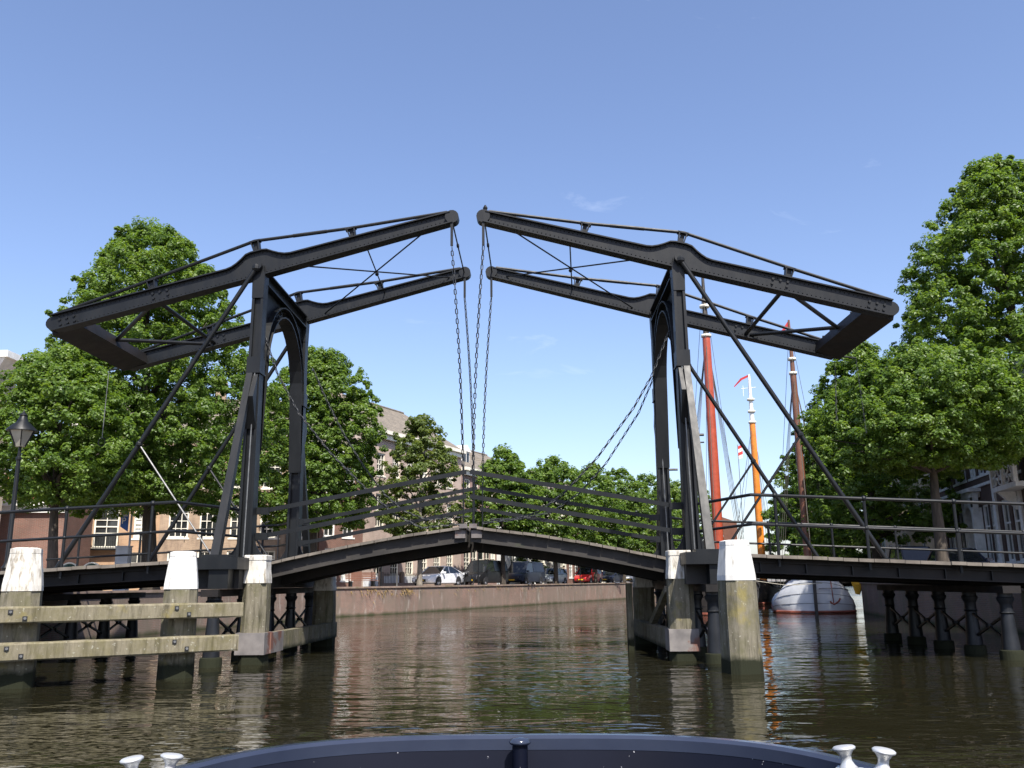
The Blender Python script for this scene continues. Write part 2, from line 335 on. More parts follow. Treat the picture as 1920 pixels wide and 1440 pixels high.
# ------------------------------------------------------------------ the setting: water, banks, quay walls
QZ = 1.55
def water_mat():
    m, nt, b = mat_new('canal_water')
    b.inputs["Base Color"].default_value = (0.014, 0.013, 0.0065, 1); b.inputs["Roughness"].default_value = 0.02; b.inputs["IOR"].default_value = 1.333
    v1 = pos_node(nt, (1.0, 1.75, 1)); v2 = pos_node(nt, (2.6, 5.2, 1)); v3 = pos_node(nt, (0.10, 0.16, 1))
    big = noise(nt, v1, 1.0, 2, 0.5); fine = noise(nt, v2, 1.0, 2, 0.5); gust = noise(nt, v3, 1.0, 3, 0.55)
    g = nt.nodes.new("ShaderNodeMapRange"); g.inputs[1].default_value = 0.36; g.inputs[2].default_value = 0.64; g.inputs[3].default_value = 0.25; g.inputs[4].default_value = 1.3
    nt.links.new(gust, g.inputs[0])
    s2 = nt.nodes.new("ShaderNodeMath"); s2.operation = 'MULTIPLY_ADD'; s2.inputs[1].default_value = 0.34
    nt.links.new(fine, s2.inputs[0]); nt.links.new(big, s2.inputs[2])
    mu = nt.nodes.new("ShaderNodeMath"); mu.operation = 'MULTIPLY'; nt.links.new(s2.outputs[0], mu.inputs[0]); nt.links.new(g.outputs[0], mu.inputs[1])
    bump(nt, b, mu.outputs[0], 1.0, 0.046)
    return m
M['water'] = water_mat()
structure('water', MB().add([(-600,-120,0),(900,-120,0),(900,900,0),(-600,900,0)], [(0,1,2,3)]), M['water'])

LQ = [(-18.5,-110),(-16.0,25.0),(-15.34,32.4),(-14.8,35.7),(-11.6,50.4),(-8.67,55.6),(10.2,97.7),(42,168),(70,222),(90,250)]
RQ = [(17.5,-110),(16.0,30.0),(16.0,40.0),(17.7,50.0),(39,98),(74,170),(102,224),(122,250)]
# both banks and the far end are one sheet with the canal left open
gv = [(x,y,QZ) for x,y in LQ] + [(x,y,QZ) for x,y in RQ]
nL, nR = len(LQ), len(RQ)
g = MB()
o = [(-1500,-110,QZ),(-1500,250,QZ),(-1500,2500,QZ),(1500,2500,QZ),(1500,250,QZ),(1500,-110,QZ)]
allv = gv + o; k = nL+nR
faces = []
for i in range(nL-1):
    pass
faces.append(tuple([k+0] + list(range(0,nL)) + [k+1]))                   # left bank
faces.append(tuple([k+5, k+4] + [nL+i for i in reversed(range(nR))]))     # right bank
faces.append((k+1, nL-1, nL+nR-1, k+4, k+3, k+2))
g.add(allv, [f[::-1] for f in faces])
structure('ground', g, M['asphalt'])

def quay(name, pts, mat, side, thick=0.5):
    b = MB()
    for (x0,y0),(x1,y1) in zip(pts, pts[1:]):
        d = Vector((x1-x0,y1-y0,0)).normalized(); n = Vector((-d.y,d.x,0))*side
        p0 = Vector((x0,y0,0)); p1 = Vector((x1,y1,0))
        b.hexa([p0+Vector((0,0,-1.2)), p1+Vector((0,0,-1.2)), p1+n*thick+Vector((0,0,-1.2)), p0+n*thick+Vector((0,0,-1.2))],
               [p0+Vector((0,0,QZ-0.004)), p1+Vector((0,0,QZ-0.004)), p1+n*thick+Vector((0,0,QZ-0.004)), p0+n*thick+Vector((0,0,QZ-0.004))])
    return b
E2 = LQ[:8]
lw = quay('quay_wall', E2, M['quay_brick'], 1).build('quay_wall', M['quay_brick']); lw["kind"] = "structure"
rw = quay('quay_wall', RQ[:6], M['quay_brick_r'], -1).build('quay_wall', M['quay_brick_r']); rw["kind"] = "structure"
def coping(parent, pts, side, y0, y1, L=1.25):
    acc = 0.0; cache = MB().box(0.006, L-0.006, -0.07, 0.40, 0.0, 0.10).mesh('coping_stone', M['coping'])
    for (xa,ya),(xb,yb) in zip(pts, pts[1:]):
        seg = Vector((xb-xa,yb-ya,0)); ln = seg.length; d = seg.normalized()
        n = int(ln/L); ang = math.atan2(d.y, d.x)
        for i in range(n):
            p = Vector((xa,ya,0))+d*(i*ln/n)
            if not (y0 < p.y < y1): continue
            o = link('coping_stone', cache, parent, None, (p.x, p.y, QZ+0.003), (0,0,ang)); o.scale = (ln/n/L, side, 1)
coping(lw, E2, 1, 24, 110); coping(rw, RQ, -1, 24, 62)
# paved slopes that carry the bridge road down to the quays
def ramp_slab(name, x0, x1, z0, z1):
    return structure(name, MB().hexa([(x0,20.9,1.2),(x1,20.9,1.2),(x1,29.5,1.2),(x0,29.5,1.2)], [(x0,20.9,z0),(x1,20.9,z1),(x1,29.5,z1),(x0,29.5,z0)]), M['asphalt'])
ramp_slab('road', -24, -16.0, QZ+0.01, 2.02); ramp_slab('road', 16.2, 24, 1.86, QZ+0.01)

# ------------------------------------------------------------------ the drawbridge
XC = -1.735
YN, YF = 22.9, 27.4                      # the two lines of posts and balance beams
SIDES = {'left': (-7.43, 1), 'right': (3.96, -1)}    # post line X, direction towards mid-span
SW = {'left': 'left', 'right': 'right'}
def dz(X, X0): return 2.42 - 0.047*abs(X-X0)

def portal(side):
    X0, s = SIDES[side]
    t = thing('bridge_portal', f'black iron arched gate frame carrying the {side} balance beams of the drawbridge', 'bridge gate', (X0, 25.15, 0), 0, 'iron gate frames of the drawbridge')
    x = 0.0
    for Yp, o in ((YN-25.15, -1), (YF-25.15, 1)):
        w = MB()                                               # H-section post, tapering upwards
        zb, zt = 2.45, 10.05
        def wd(z): return 0.152 - 0.037*(z-zb)/(zt-zb)
        for sx in (-1, 1):
            a, b_ = wd(zb), wd(zt)
            w.hexa([(sx*a-0.035,Yp-0.2,zb),(sx*a+0.035,Yp-0.2,zb),(sx*a+0.035,Yp+0.2,zb),(sx*a-0.035,Yp+0.2,zb)],
                   [(sx*b_-0.035,Yp-0.17,zt),(sx*b_+0.035,Yp-0.17,zt),(sx*b_+0.035,Yp+0.17,zt),(sx*b_-0.035,Yp+0.17,zt)])
        w.hexa([(-wd(zb),Yp-0.09,zb),(wd(zb),Yp-0.09,zb),(wd(zb),Yp+0.09,zb),(-wd(zb),Yp+0.09,zb)],
               [(-wd(zt),Yp-0.09,zt),(wd(zt),Yp-0.09,zt),(wd(zt),Yp+0.09,zt),(-wd(zt),Yp+0.09,zt)])
        p = w.build('post', M['iron'], t)
        c = MB().box(-0.182, 0.182, Yp-0.235, Yp+0.235, 7.32, 7.74)
        c.box(-0.195, 0.195, Yp-0.25, Yp+0.25, 7.30, 7.34).build('clamp', M['iron'], p)
        for sx in (-1, 1):                                     # curved foot brackets
            prof = [(sx*0.20, 2.46)] + [(sx*(0.20+0.45*(1-math.cos(a))), 2.46+0.85*(1-math.sin(a))) for a in [math.pi/2*i/6 for i in range(7)]][::-1]
            prof = [(sx*0.15, 2.46), (sx*0.52, 2.46)] + [(sx*(0.52-0.36*math.sin(a)), 2.46+0.08+0.8*(1-math.cos(a))) for a in [math.pi/2*i/6 for i in range(7)]]
            MB().prism([(q[0], Yp-0.02, q[1]) for q in prof], (0,0.05,0)).build('foot_bracket', M['iron'], p)
        MB().box(-0.6, 0.6, Yp-0.3, Yp+0.3, 2.43, 2.475).build('foot_plate', M['iron'], p)
        # raking strut out to the end of the cross beam
        rk = MB(); top = Vector((0.06*-s, Yp+o*0.26, 7.25)); ft = Vector((0.06*-s, Yp+o*2.0, 2.46))
        rk.bar(top, ft, 0.16, 0.16, (0,1,0), 0.20, 0.20); rk.box(-0.3, 0.3, ft.y-0.22, ft.y+0.22, 2.43, 2.5)
        rk.build('raking_strut', M['iron'], t)
        MB().prism([(-0.14, Yp+o*0.2, 7.3), (-0.14, Yp+o*0.55, 6.6), (-0.14, Yp+o*0.2, 5.8)], (0.28,0,0)).build('gusset', M['iron'], p)
        if o < 0 or side == 'right':
            MB().tube([(0.05*s, Yp-0.23, 7.3), (0.02, Yp-0.25, 2.5)], 0.016, 5).build('cable', M['galv'], p)
        # short stub spigot and rail lugs
        for zz in (3.68, 3.03):
            MB().box(min(s*0.16, s*0.5), max(s*0.16, s*0.5), Yp+ (0.12 if o < 0 else -0.18), Yp+(0.18 if o < 0 else -0.12), zz-0.09, zz+0.09).build('rail_lug', M['iron'], p)
        MB().tube([(0, Yp-0.34, 10.28), (0, Yp+0.34, 10.28)], 0.11, 12).build('trunnion', M['iron'], p, 'auto')
        MB().prism([(-0.155, Yp-0.19, 9.40), (0.155, Yp-0.19, 9.40), (0.17, Yp-0.19, 10.05), (0.12, Yp-0.19, 10.34), (-0.12, Yp-0.19, 10.34), (-0.17, Yp-0.19, 10.05)], (0,0.38,0)).build('bearing_block', M['iron'], p)
    if side == 'right':
        for Yp, zz in ((YN-25.15, 5.50), (YF-25.15, 5.15)): MB().tube([(0.15, Yp, zz), (0.46, Yp, zz)], 0.035, 8).build('peg', M['iron'], t)
    # cross girder and arch between the two posts
    y0, y1 = YN-25.15+0.2, YF-25.15-0.2
    gd = MB().box(-0.05, 0.05, y0, y1, 9.88, 10.20).box(-0.19, 0.19, y0, y1, 10.20, 10.24).box(-0.19, 0.19, y0, y1, 9.84, 9.88)
    gd.build('cross_girder', M['iron'], t)
    H = (y1-y0)/2
    def arc(r, n=16):
        legs = [(-(H-0.02-(r-0.02)*k/4), 5.2+2.4*k/4) for k in range(4)]
        return legs + [(-(H-r)*math.cos(math.pi*i/n), 7.6+(2.2-r)*math.sin(math.pi*i/n)) for i in range(n+1)] + [(-y_, z_) for y_, z_ in reversed(legs)]
    ro, ri = arc(0.02), arc(0.30)
    for ring, nm in ((ro, 'outer_arch_flange'), (ri, 'inner_arch_flange')):
        b = MB()
        for i in range(len(ring)-1):
            (a0,z0),(a1,z1) = ring[i], ring[i+1]
            b.hexa([(-0.19,a0,z0-0.02),(0.19,a0,z0-0.02),(0.19,a1,z1-0.02),(-0.19,a1,z1-0.02)], [(-0.19,a0,z0+0.02),(0.19,a0,z0+0.02),(0.19,a1,z1+0.02),(-0.19,a1,z1+0.02)])
        b.build(nm, M['iron'], t)
    b = MB(); lat = 0
    for i in range(len(ro)-1):                                 # arch web: plate on the haunches, lattice at the crown
        if 9 <= i <= 14:
            for (p, q) in ((ro[i], ri[i+1]), (ri[i], ro[i+1])):
                MB().bar((0, p[0], p[1]), (0, q[0], q[1]), 0.05, 0.035, (1,0,0)).build('lattice_bar', M['iron'], t)
        else:
            b.add([(0,ro[i][0],ro[i][1]),(0,ro[i+1][0],ro[i+1][1]),(0,ri[i+1][0],ri[i+1][1]),(0,ri[i][0],ri[i][1]),
                   (0.03,ro[i][0],ro[i][1]),(0.03,ro[i+1][0],ro[i+1][1]),(0.03,ri[i+1][0],ri[i+1][1]),(0.03,ri[i][0],ri[i][1])], [(0,1,2,3),(7,6,5,4),(0,4,5,1),(3,2,6,7)])
    b.build('arch_web', M['iron'], t)
    for half in (range(4,11), range(13,20)):
      sp = MB()
      for i in half:
        a, c = ro[i], ro[i+1]
        if min(a[1], c[1]) > 9.83: continue
        sp.add([(-0.01,a[0],a[1]),(-0.01,c[0],c[1]),(-0.01,c[0],9.85),(-0.01,a[0],9.85),(0.02,a[0],a[1]),(0.02,c[0],c[1]),(0.02,c[0],9.85),(0.02,a[0],9.85)], [(0,1,2,3),(7,6,5,4)])
      sp.build('spandrel_plate', M['iron'], t)
    # cross beam that the posts and rakers stand on
    MB().box(-0.58, 0.62, 20.42-25.15, 29.9-25.15, 2.16, 2.43).build('sill_beam', M['iron'], t)
    for yy in (20.5, 29.45): MB().box(-0.05, 0.40, yy-25.15, yy+0.4-25.15, 1.72, 2.16).build('corbel_block', M['iron'], t)
    MB().box(-0.5, 0.5, 20.95-25.15, 29.4-25.15, 1.72, 2.155).build('bearer', M['dark_wood'], t)
    return t
for sd_ in SIDES: portal(sd_)

def column_mesh(H):
    prof = [(0.30,-1.2),(0.30,0.26),(0.295,0.30),(0.215,0.30),(0.205,0.36),(0.150,H-0.50),(0.16,H-0.48),(0.20,H-0.44),(0.16,H-0.40),(0.155,H-0.26),(0.17,H-0.24),(0.26,H-0.16),(0.27,H-0.09),(0.21,H-0.07),(0.21,H)]
    return prof
M['column'] = weathered('black_cast_iron', (0.009,0.010,0.012), (0.018,0.020,0.023), 2.5, 0.42, spec=0.35)
M['footing'] = pile_wood('mossy_concrete', (0.09,0.08,0.05), (0.24,0.21,0.14), (0.10,0.10,0.04))
def trestle(label, X, ys, ztop):
    t = thing('bridge_trestle', label, 'bridge support', (X, ys[0], 0), 0, 'cast iron trestles under the bridge')
    n = len(ys); yo = ys[0]
    cm = MB().lathe([(0.19,0.16),(0.187,0.30),(0.130,ztop-0.46),(0.14,ztop-0.45),(0.16,ztop-0.43),(0.135,ztop-0.41),(0.13,ztop-0.24),(0.14,ztop-0.22),(0.18,ztop-0.15),(0.19,ztop-0.10),(0.16,ztop-0.08),(0.16,ztop)], 14).mesh('column', M['column'], 'auto')
    fm = MB().lathe([(0.25,-1.2),(0.25,0.15),(0.24,0.20),(0.185,0.215)], 14).mesh('footing', M['footing'], 'auto')
    for y in ys:
        c = link('column', cm, t, None, (0, y-yo, 0)); link('footing', fm, c)
    for a, b in zip(ys, ys[1:]):
        for (z0, z1) in ((0.45, ztop-0.5), (ztop-0.5, 0.45)):
            MB().bar((0.02 if z0 > z1 else -0.04, a+0.18-yo, z0), (0.02 if z0 > z1 else -0.04, b-0.18-yo, z1), 0.05, 0.05).build('cross_brace', M['iron'], t)
        MB().lathe([(0.09,-0.04),(0.09,0.04)], 8, (-0.01, (a+b)/2-yo, (ztop-0.05)/2)).build('brace_hub', M['iron'], t)
    MB().box(-0.2, 0.2, -0.35, ys[-1]-yo+0.35, ztop, ztop+0.16).build('cap_beam', M['iron_under'], t)
    return t
YC = [20.75, 22.9, 25.1, 27.3, 29.5]
trestle('black iron column row in the water under the left gate frame', -7.40, YC, 1.55)
trestle('black iron column row in the water under the right gate frame', 3.99, YC, 1.55)
trestle('black iron column row with cross braces beside the white barge under the right approach', 10.62, [20.95,22.65,24.35,26.05,27.75], 1.45)
trestle('black iron column row behind the timber fence under the left approach', -12.9, [21.3,23.2,25.1,27.0,28.9], 1.45)

def balance(side):
    X0, s = SIDES[side]
    t = thing('balance_frame', f'riveted black iron balance beams with counterweight box on the {side} side of the drawbridge', 'balance beam', (X0, 25.15, 10.28), 0, 'balance beams of the drawbridge')
    A = R(14.7); ex = Vector((s*math.cos(A), 0, math.sin(A))); ez = Vector((-s*math.sin(A), 0, math.cos(A)))
    def P(u, v, y): return ex*u + ez*v + Vector((0, y, 0))
    UT, UO = 5.42, -6.0
    def vtop(u):
        if u >= 0: b = 0.175 - 0.04*u/UT
        else: b = 0.175 + 0.03*(-u/6)
        h = min(1.0, max(0.0, (0.90-abs(u))/0.64))
        return b + 0.30*(h**1.9*(1.35-0.35*h))
    def vbot(u):
        return -(0.20 - 0.07*max(0, u)/UT) if u >= 0 else -(0.20 - 0.01*(-u/6))
    us = [UO+0.22, -5.4,-4.6,-3.8,-3,-2.2,-1.6,-1.2,-1.05,-0.9,-0.75,-0.6,-0.45,-0.3,-0.15,0,0.15,0.3,0.45,0.6,0.75,0.9,1.05,1.2,1.6,2.2,3,3.8,4.6,5.2,UT]
    for Yb, nm in ((YN-25.15, 'near'), (YF-25.15, 'far')):
        poly = [P(u, vtop(u), Yb-0.09) for u in us] + [P(UT+0.10, 0.06, Yb-0.09), P(UT+0.10, -0.06, Yb-0.09)] + [P(u, vbot(u), Yb-0.09) for u in reversed(us)]
        rr = (vtop(UO)-vbot(UO))/2; vc = (vtop(UO)+vbot(UO))/2
        poly += [P(UO+0.22-0.22*math.sin(a), vc-rr*math.cos(a), Yb-0.09) for a in [math.pi*i/8 for i in range(1, 8)]]
        bm = MB().prism(poly, (0, 0.18, 0)).build('beam', M['iron'], t)
        for f, d in ((vtop, 1), (vbot, -1)):
            fl = MB()
            for a, b in zip(us, us[1:]):
                q = [P(a, f(a), Yb-0.18), P(b, f(b), Yb-0.18), P(b, f(b), Yb+0.18), P(a, f(a), Yb+0.18)]
                fl.hexa(q, [p+ez*0.035*d for p in q])
            fl.build('flange', M['iron'], bm)
        rv = MB()
        for i in range(int((UT-UO-0.5)/0.12)):                 # rivet rows along the flange angles
            u = UO+0.4+i*0.12
            for v in (vbot(u)+0.06, vtop(u)-0.06):
                c = P(u, v, Yb-0.088)
                rv.add([c+ex*0.024, c+ez*0.024, c-ex*0.024, c-ez*0.024, c+Vector((0,-0.022,0))], [(0,1,4),(1,2,4),(2,3,4),(3,0,4)])
        rv.build('rivet_row', M['iron'], bm, kind='stuff')
        for (u, v) in [(-5.6,0.05),(-5.6,-0.09),(-5.4,0.05),(-5.4,-0.09),(-5.2,0.05),(-5.2,-0.09),(-3.0,0.08),(-3.0,-0.05),(-2.8,0.08),(-2.6,0.08),(-2.6,-0.05)]:
            c = P(u, v, Yb-0.09); MB().tube([c, c+Vector((0,-0.035,0))], 0.038, 6).build('bolt_head', M['iron'], bm)
        # truss rod with its struts
        rod = [P(5.35, 0.22, Yb), P(2.65, 0.50, Yb), P(0.0, 0.86, Yb), P(-3.0, 0.53, Yb), P(-5.75, 0.27, Yb)]
        for a, b in zip(rod, rod[1:]): MB().tube([a, b], 0.048, 8).build('truss_rod', M['iron'], t, 'auto')
        MB().tube([rod[1].lerp(rod[2], 0.25), rod[1].lerp(rod[2], 0.6)], 0.055, 8).build('turnbuckle', M['iron'], t, 'auto')
        for u, vt in ((2.65, 0.50), (0.0, 0.86), (-3.0, 0.53)):
            st = MB(); v0 = vtop(u)+0.03; v1 = vt-0.03
            for du in (-0.07, 0.07): st.bar(P(u+du, v0, Yb), P(u+du*1.5, v1, Yb), 0.03, 0.2, (0,1,0))
            st.bar(P(u, v0, Yb), P(u, v1, Yb), 0.12, 0.025, (0,1,0)); st.bar(P(u-0.15, v1, Yb), P(u+0.15, v1, Yb), 0.2, 0.04, (0,0,1))
            st.build('rod_strut', M['iron'], t)
        # tip boss and hanger
        tp = P(UT+0.02, 0.0, Yb)
        MB().tube([tp+Vector((0,-0.16,0)), tp+Vector((0,0.16,0))], 0.19, 14).build('tip_boss', M['iron'], bm, 'auto')
        MB().bar(tp+Vector((0.0,-0.12,-0.05)), tp+Vector((0.0,-0.12,-0.85)), 0.07, 0.05).build('hanger_bar', M['iron'], t)
        if side == 'right' and nm == 'near':
            MB().lathe([(0.09,0),(0.05,0.05),(0.07,0.11),(0.02,0.2)], 8, tuple(tp+Vector((0.05,0,0.18)))).build('finial', M['iron'], bm)
    n_, f_ = YN-25.15, YF-25.15
    # counterweight trough at the tail
    cw = MB(); q = [P(-5.15, -0.20, n_+0.1), P(-5.95, -0.24, n_+0.1), P(-5.95, 0.14, n_+0.1), P(-5.15, 0.14, n_+0.1)]
    cw.prism(q, (0, f_-n_-0.2, 0)).build('counterweight_box', M['iron_under'], t)
    for y in (-1.6, -0.9, 0.9, 1.6): MB().box(-0.03, 0.03, -0.02, 0.02, -0.02, 0.06).build('lid_bolt', M['iron'], t).location = P(-5.2, 0.16, y)
    # wind bracing behind the posts
    mid = P(-5.12, 0.0, 0.0)
    for a, b in ((P(-2.95,-0.1,n_+0.1), P(-2.95,-0.1,f_-0.1)), (P(-3.1,-0.1,n_+0.1), mid), (P(-3.1,-0.1,f_-0.1), mid)):
        MB().tube([a, b], 0.06, 8).build('tail_brace', M['iron'], t, 'auto')
    # slender bracing between the forward arms
    for a, b, r_ in ((P(0.95,-0.15,n_), P(5.0,-0.02,f_), 0.022), (P(4.75,-0.1,n_), P(0.65,-0.1,f_), 0.022), (P(2.95,-0.15,n_), P(2.75,0.05,f_), 0.020), (P(UT,0,n_), P(UT,0,f_), 0.022)):
        MB().tube([a, b], r_, 6).build('brace_rod', M['iron'], t)
    c = P(2.85, -0.12, 0.0); MB().ball(tuple(c), 0.06).build('brace_knot', M['iron'], t)
    c = P(UT,0,n_).lerp(P(UT,0,f_), 0.45); MB().bar(c-Vector((0,0.08,0)), c+Vector((0,0.08,0)), 0.07).build('tie_sleeve', M['iron'], t)
    # stub arm with pull chain at the tail
    a = P(-5.9, -0.1, f_); MB().tube([a, a+ex*-0.62+Vector((0,0.1,0.10))], 0.028, 6).build('stub_arm', M['iron'], t)
    return t, P
BAL = {k_: balance(k_) for k_ in SIDES}

def stays(side):
    X0, s = SIDES[side]
    for Y, w, nm in ((YN, 'near', 'front'), (YF, 'far', 'rear')):
        top = Vector((X0-0.05*s, Y-0.28 if w == 'near' else Y+0.28, 10.22)); ft = Vector((X0-s*4.75, Y-0.28 if w == 'near' else Y+0.28, dz(X0-s*4.75, X0)+0.02))
        t = thing('back_stay', f'long black {nm} back stay leaning from the {side} gate top down to the approach deck', 'stay', tuple(ft), 0, 'back stays of the drawbridge')
        MB().tube([top-ft, Vector((0,0,0))], 0.062, 10).build('stay_rod', M['iron'], t, 'auto')
        k_ = ft.lerp(top, 0.40); MB().ball(tuple(k_-ft), 0.09).build('collar', M['iron'], t)
        MB().tube([k_-ft, Vector((X0-s*0.75, k_.y, 2.5))-ft], 0.022 if side == 'left' and w == 'near' else 0.034, 7).build('strut', M['galv'] if (side == 'left' and w == 'near') else M['iron'], t)
        MB().box(-0.16, 0.16, -0.12, 0.12, 0.0, 0.07).build('shoe', M['iron'], t)
        MB().ball(tuple(top-ft), 0.12).build('eye', M['iron'], t)
for sd_ in SIDES: stays(sd_)

# bascule leaves
def leaf(side):
    X0, s = SIDES[side]
    xa, xb = X0+0.55*s, XC-0.05*s
    t = thing('bridge_leaf', f'{side} lifting leaf of the drawbridge with plank deck and flat iron rails', 'bridge leaf', (xa, 25.15, 0), 0, 'lifting leaves of the drawbridge')
    L = abs(xb-xa)
    def z(tt): return 2.37 + 0.87*tt + 0.07*math.sin(math.pi*tt)
    def p(tt, y, dzv=0): return Vector((s*L*tt, y, z(tt)+dzv))
    n = 15; y0, y1 = -2.10, 2.10
    for i in range(n):
        a, b = i/n+0.0017, (i+1)/n-0.0017; j = random.uniform(-0.006, 0.006); e = random.uniform(-0.025, 0.025)
        q = [p(a,y0+e,j), p(b,y0+e,j), p(b,y1+e,j), p(a,y1+e,j)]
        if s < 0: q = [q[1],q[0],q[3],q[2]]
        MB().hexa([v+Vector((0,0,-0.07)) for v in q], q).build('deck_plank', M['plank'], t)
    for nm, ya, yb, d0, d1, mt in (('side_girder',-1.94,-1.82,-0.075,-0.40,M['dark_wood']),('side_girder',1.82,1.94,-0.075,-0.52,M['dark_wood']),('inner_girder',-0.75,-0.60,-0.075,-0.58,M['iron_under']),('inner_girder',0.60,0.75,-0.075,-0.58,M['iron_under'])):
        b = MB(); k = 10
        for i in range(k):
            u0, u1 = i/k, (i+1)/k
            b.hexa([p(u0,ya,d1),p(u1,ya,d1),p(u1,yb,d1),p(u0,yb,d1)], [p(u0,ya,d0),p(u1,ya,d0),p(u1,yb,d0),p(u0,yb,d0)])
        b.build(nm, mt, t)
    for u in (0.12,0.34,0.56,0.78,0.97):
        q = p(u,0); MB().box(q.x-0.07, q.x+0.07, -1.815, 1.815, q.z-0.36, q.z-0.08).build('cross_bearer', M['iron_under'], t)
    for i in range(1, 16):                                     # end lugs of the plank bolts on the outer girder
        q = p(i/16, 0)
    for y in (-2.0, 2.0):
        for d, base in ((1.40, 1.31), (0.76, 0.66)):
            a = Vector((-0.22*s, y*1.035, 2.37+base)); b = p(1.0, y*1.035, d)
            MB().bar(a, b, 0.035, 0.11).build('rail', M['iron'], t)
        e = p(0.985, y*1.03); MB().tube([e, e+Vector((0,0,1.46))], 0.022, 6).build('end_rod', M['galv'] if False else M['iron'], t)
        MB().box(e.x-0.1, e.x+0.1, y*1.03-0.06, y*1.03+0.06, e.z-0.05, e.z+0.06).build('hinge_eye', M['nose'], t)
    e = p(0.985, -1.97); 
    MB().box(min(e.x-0.22*s, e.x+0.05*s), max(e.x-0.22*s, e.x+0.05*s), -2.02, -1.945, e.z-0.30, e.z-0.10).build('nose_plate', M['nose'], t)
    MB().box(min(e.x, e.x+0.045*s), max(e.x, e.x+0.045*s), -1.95, 1.95, e.z-0.36, e.z-0.08).build('nose_beam', M['dark_wood'], t)
    return t, (lambda tt, y, d=0: p(tt, y, d)+Vector((xa, 25.15, 0)))
LEAF = {k_: leaf(k_) for k_ in SIDES}

# approach spans
def approach(side, xend):
    X0, s = SIDES[side]
    xs = X0-0.62*s; L = abs(xend-xs); d = -s
    t = thing('approach_span', f'{side} fixed approach span with plank deck and black tubular railings', 'bridge span', (xs, 25.15, 0), 0, 'fixed approach spans')
    n = int(L/0.335); w = L/n; ya, yb = 20.72-25.15, 29.72-25.15
    def z(x): return dz(xs+x, X0)
    for i in range(n):
        x0, x1 = sorted((d*(i*w+0.006), d*((i+1)*w-0.006))); j = random.uniform(-0.008, 0.006); e = random.uniform(-0.02, 0.02)
        MB().hexa([(x0,ya+e,z(x0)-0.075+j),(x1,ya+e,z(x1)-0.075+j),(x1,yb+e,z(x1)-0.075+j),(x0,yb+e,z(x0)-0.075+j)], [(x0,ya+e,z(x0)+j),(x1,ya+e,z(x1)+j),(x1,yb+e,z(x1)+j),(x0,yb+e,z(x0)+j)]).build('deck_plank', M['plank'], t)
    xa, xb = sorted((0.0, d*L))
    for yy, dp in ((21.06,0.34),(22.9,0.38),(25.1,0.38),(27.3,0.38),(29.35,0.34)):
        y = yy-25.15
        b = MB().hexa([(xa,y,z(xa)-0.075-dp),(xb,y,z(xb)-0.075-dp),(xb,y+0.05,z(xb)-0.075-dp),(xa,y+0.05,z(xa)-0.075-dp)], [(xa,y,z(xa)-0.08),(xb,y,z(xb)-0.08),(xb,y+0.05,z(xb)-0.08),(xa,y+0.05,z(xa)-0.08)])
        for off in (-0.10, -dp):
            b.hexa([(xa,y-0.07,z(xa)-0.075+off),(xb,y-0.07,z(xb)-0.075+off),(xb,y+0.12,z(xb)-0.075+off),(xa,y+0.12,z(xa)-0.075+off)], [(xa,y-0.07,z(xa)-0.05+off),(xb,y-0.07,z(xb)-0.05+off),(xb,y+0.12,z(xb)-0.05+off),(xa,y+0.12,z(xa)-0.05+off)])
        b.build('girder', M['iron_under'], t)
    for i in range(int(L/1.05)):
        x = d*(0.6+i*1.05); MB().box(x-0.012, x+0.012, 20.99-25.15, 21.055-25.15, z(x)-0.385, z(x)-0.17).build('web_stiffener', M['iron'], t)
    xe = d*L
    for yy, o in ((20.86, -1), (29.55, 1)):
        y = yy-25.15
        posts = []; x = 1.0
        while x < L-0.2: posts.append(d*x); x += 2.05
        for px_ in posts:
            pm = MB().tube([(px_,y,z(px_)-0.25), (px_,y,z(px_)+1.37)], 0.038, 8); pm.ball((px_,y,z(px_)+1.37), 0.068); pm.ball((px_,y,z(px_)+0.69), 0.055)
            pm.build('rail_post', M['iron'], t, 'auto')
        sh = posts[0]-d*0.55
        for h, rr in ((1.37, 0.038), (0.69, 0.034)):
            yin = (22.75 if o < 0 else 27.55)-25.15
            pts = [(d*-0.45, yin, z(0)+h-0.06), (sh, y, z(sh)+h)] + [(px_, y, z(px_)+h) for px_ in posts] + [(xe, y, z(xe)+h)]
            MB().tube(pts, rr, 8).build('handrail', M['iron'], t, 'auto')
    return t
approach('left', -16.25); approach('right', 16.3)
def abutment(name, label, x0, x1):
    t = thing(name, label, 'abutment', ((x0+x1)/2, 25.15, 0))
    MB().box(-(x1-x0)/2, (x1-x0)/2, -4.6, 4.6, -1.2, 1.36).build('brick_body', M['abut'], t)
    MB().box(-(x1-x0)/2-0.06, (x1-x0)/2+0.06, -4.66, 4.66, 1.36, 1.47).build('cap_stone', M['coping'], t)
abutment('abutment', 'brick abutment at the left end of the bridge', -17.5, -15.4); abutment('abutment', 'brick abutment at the right end of the bridge', 15.6, 17.8)

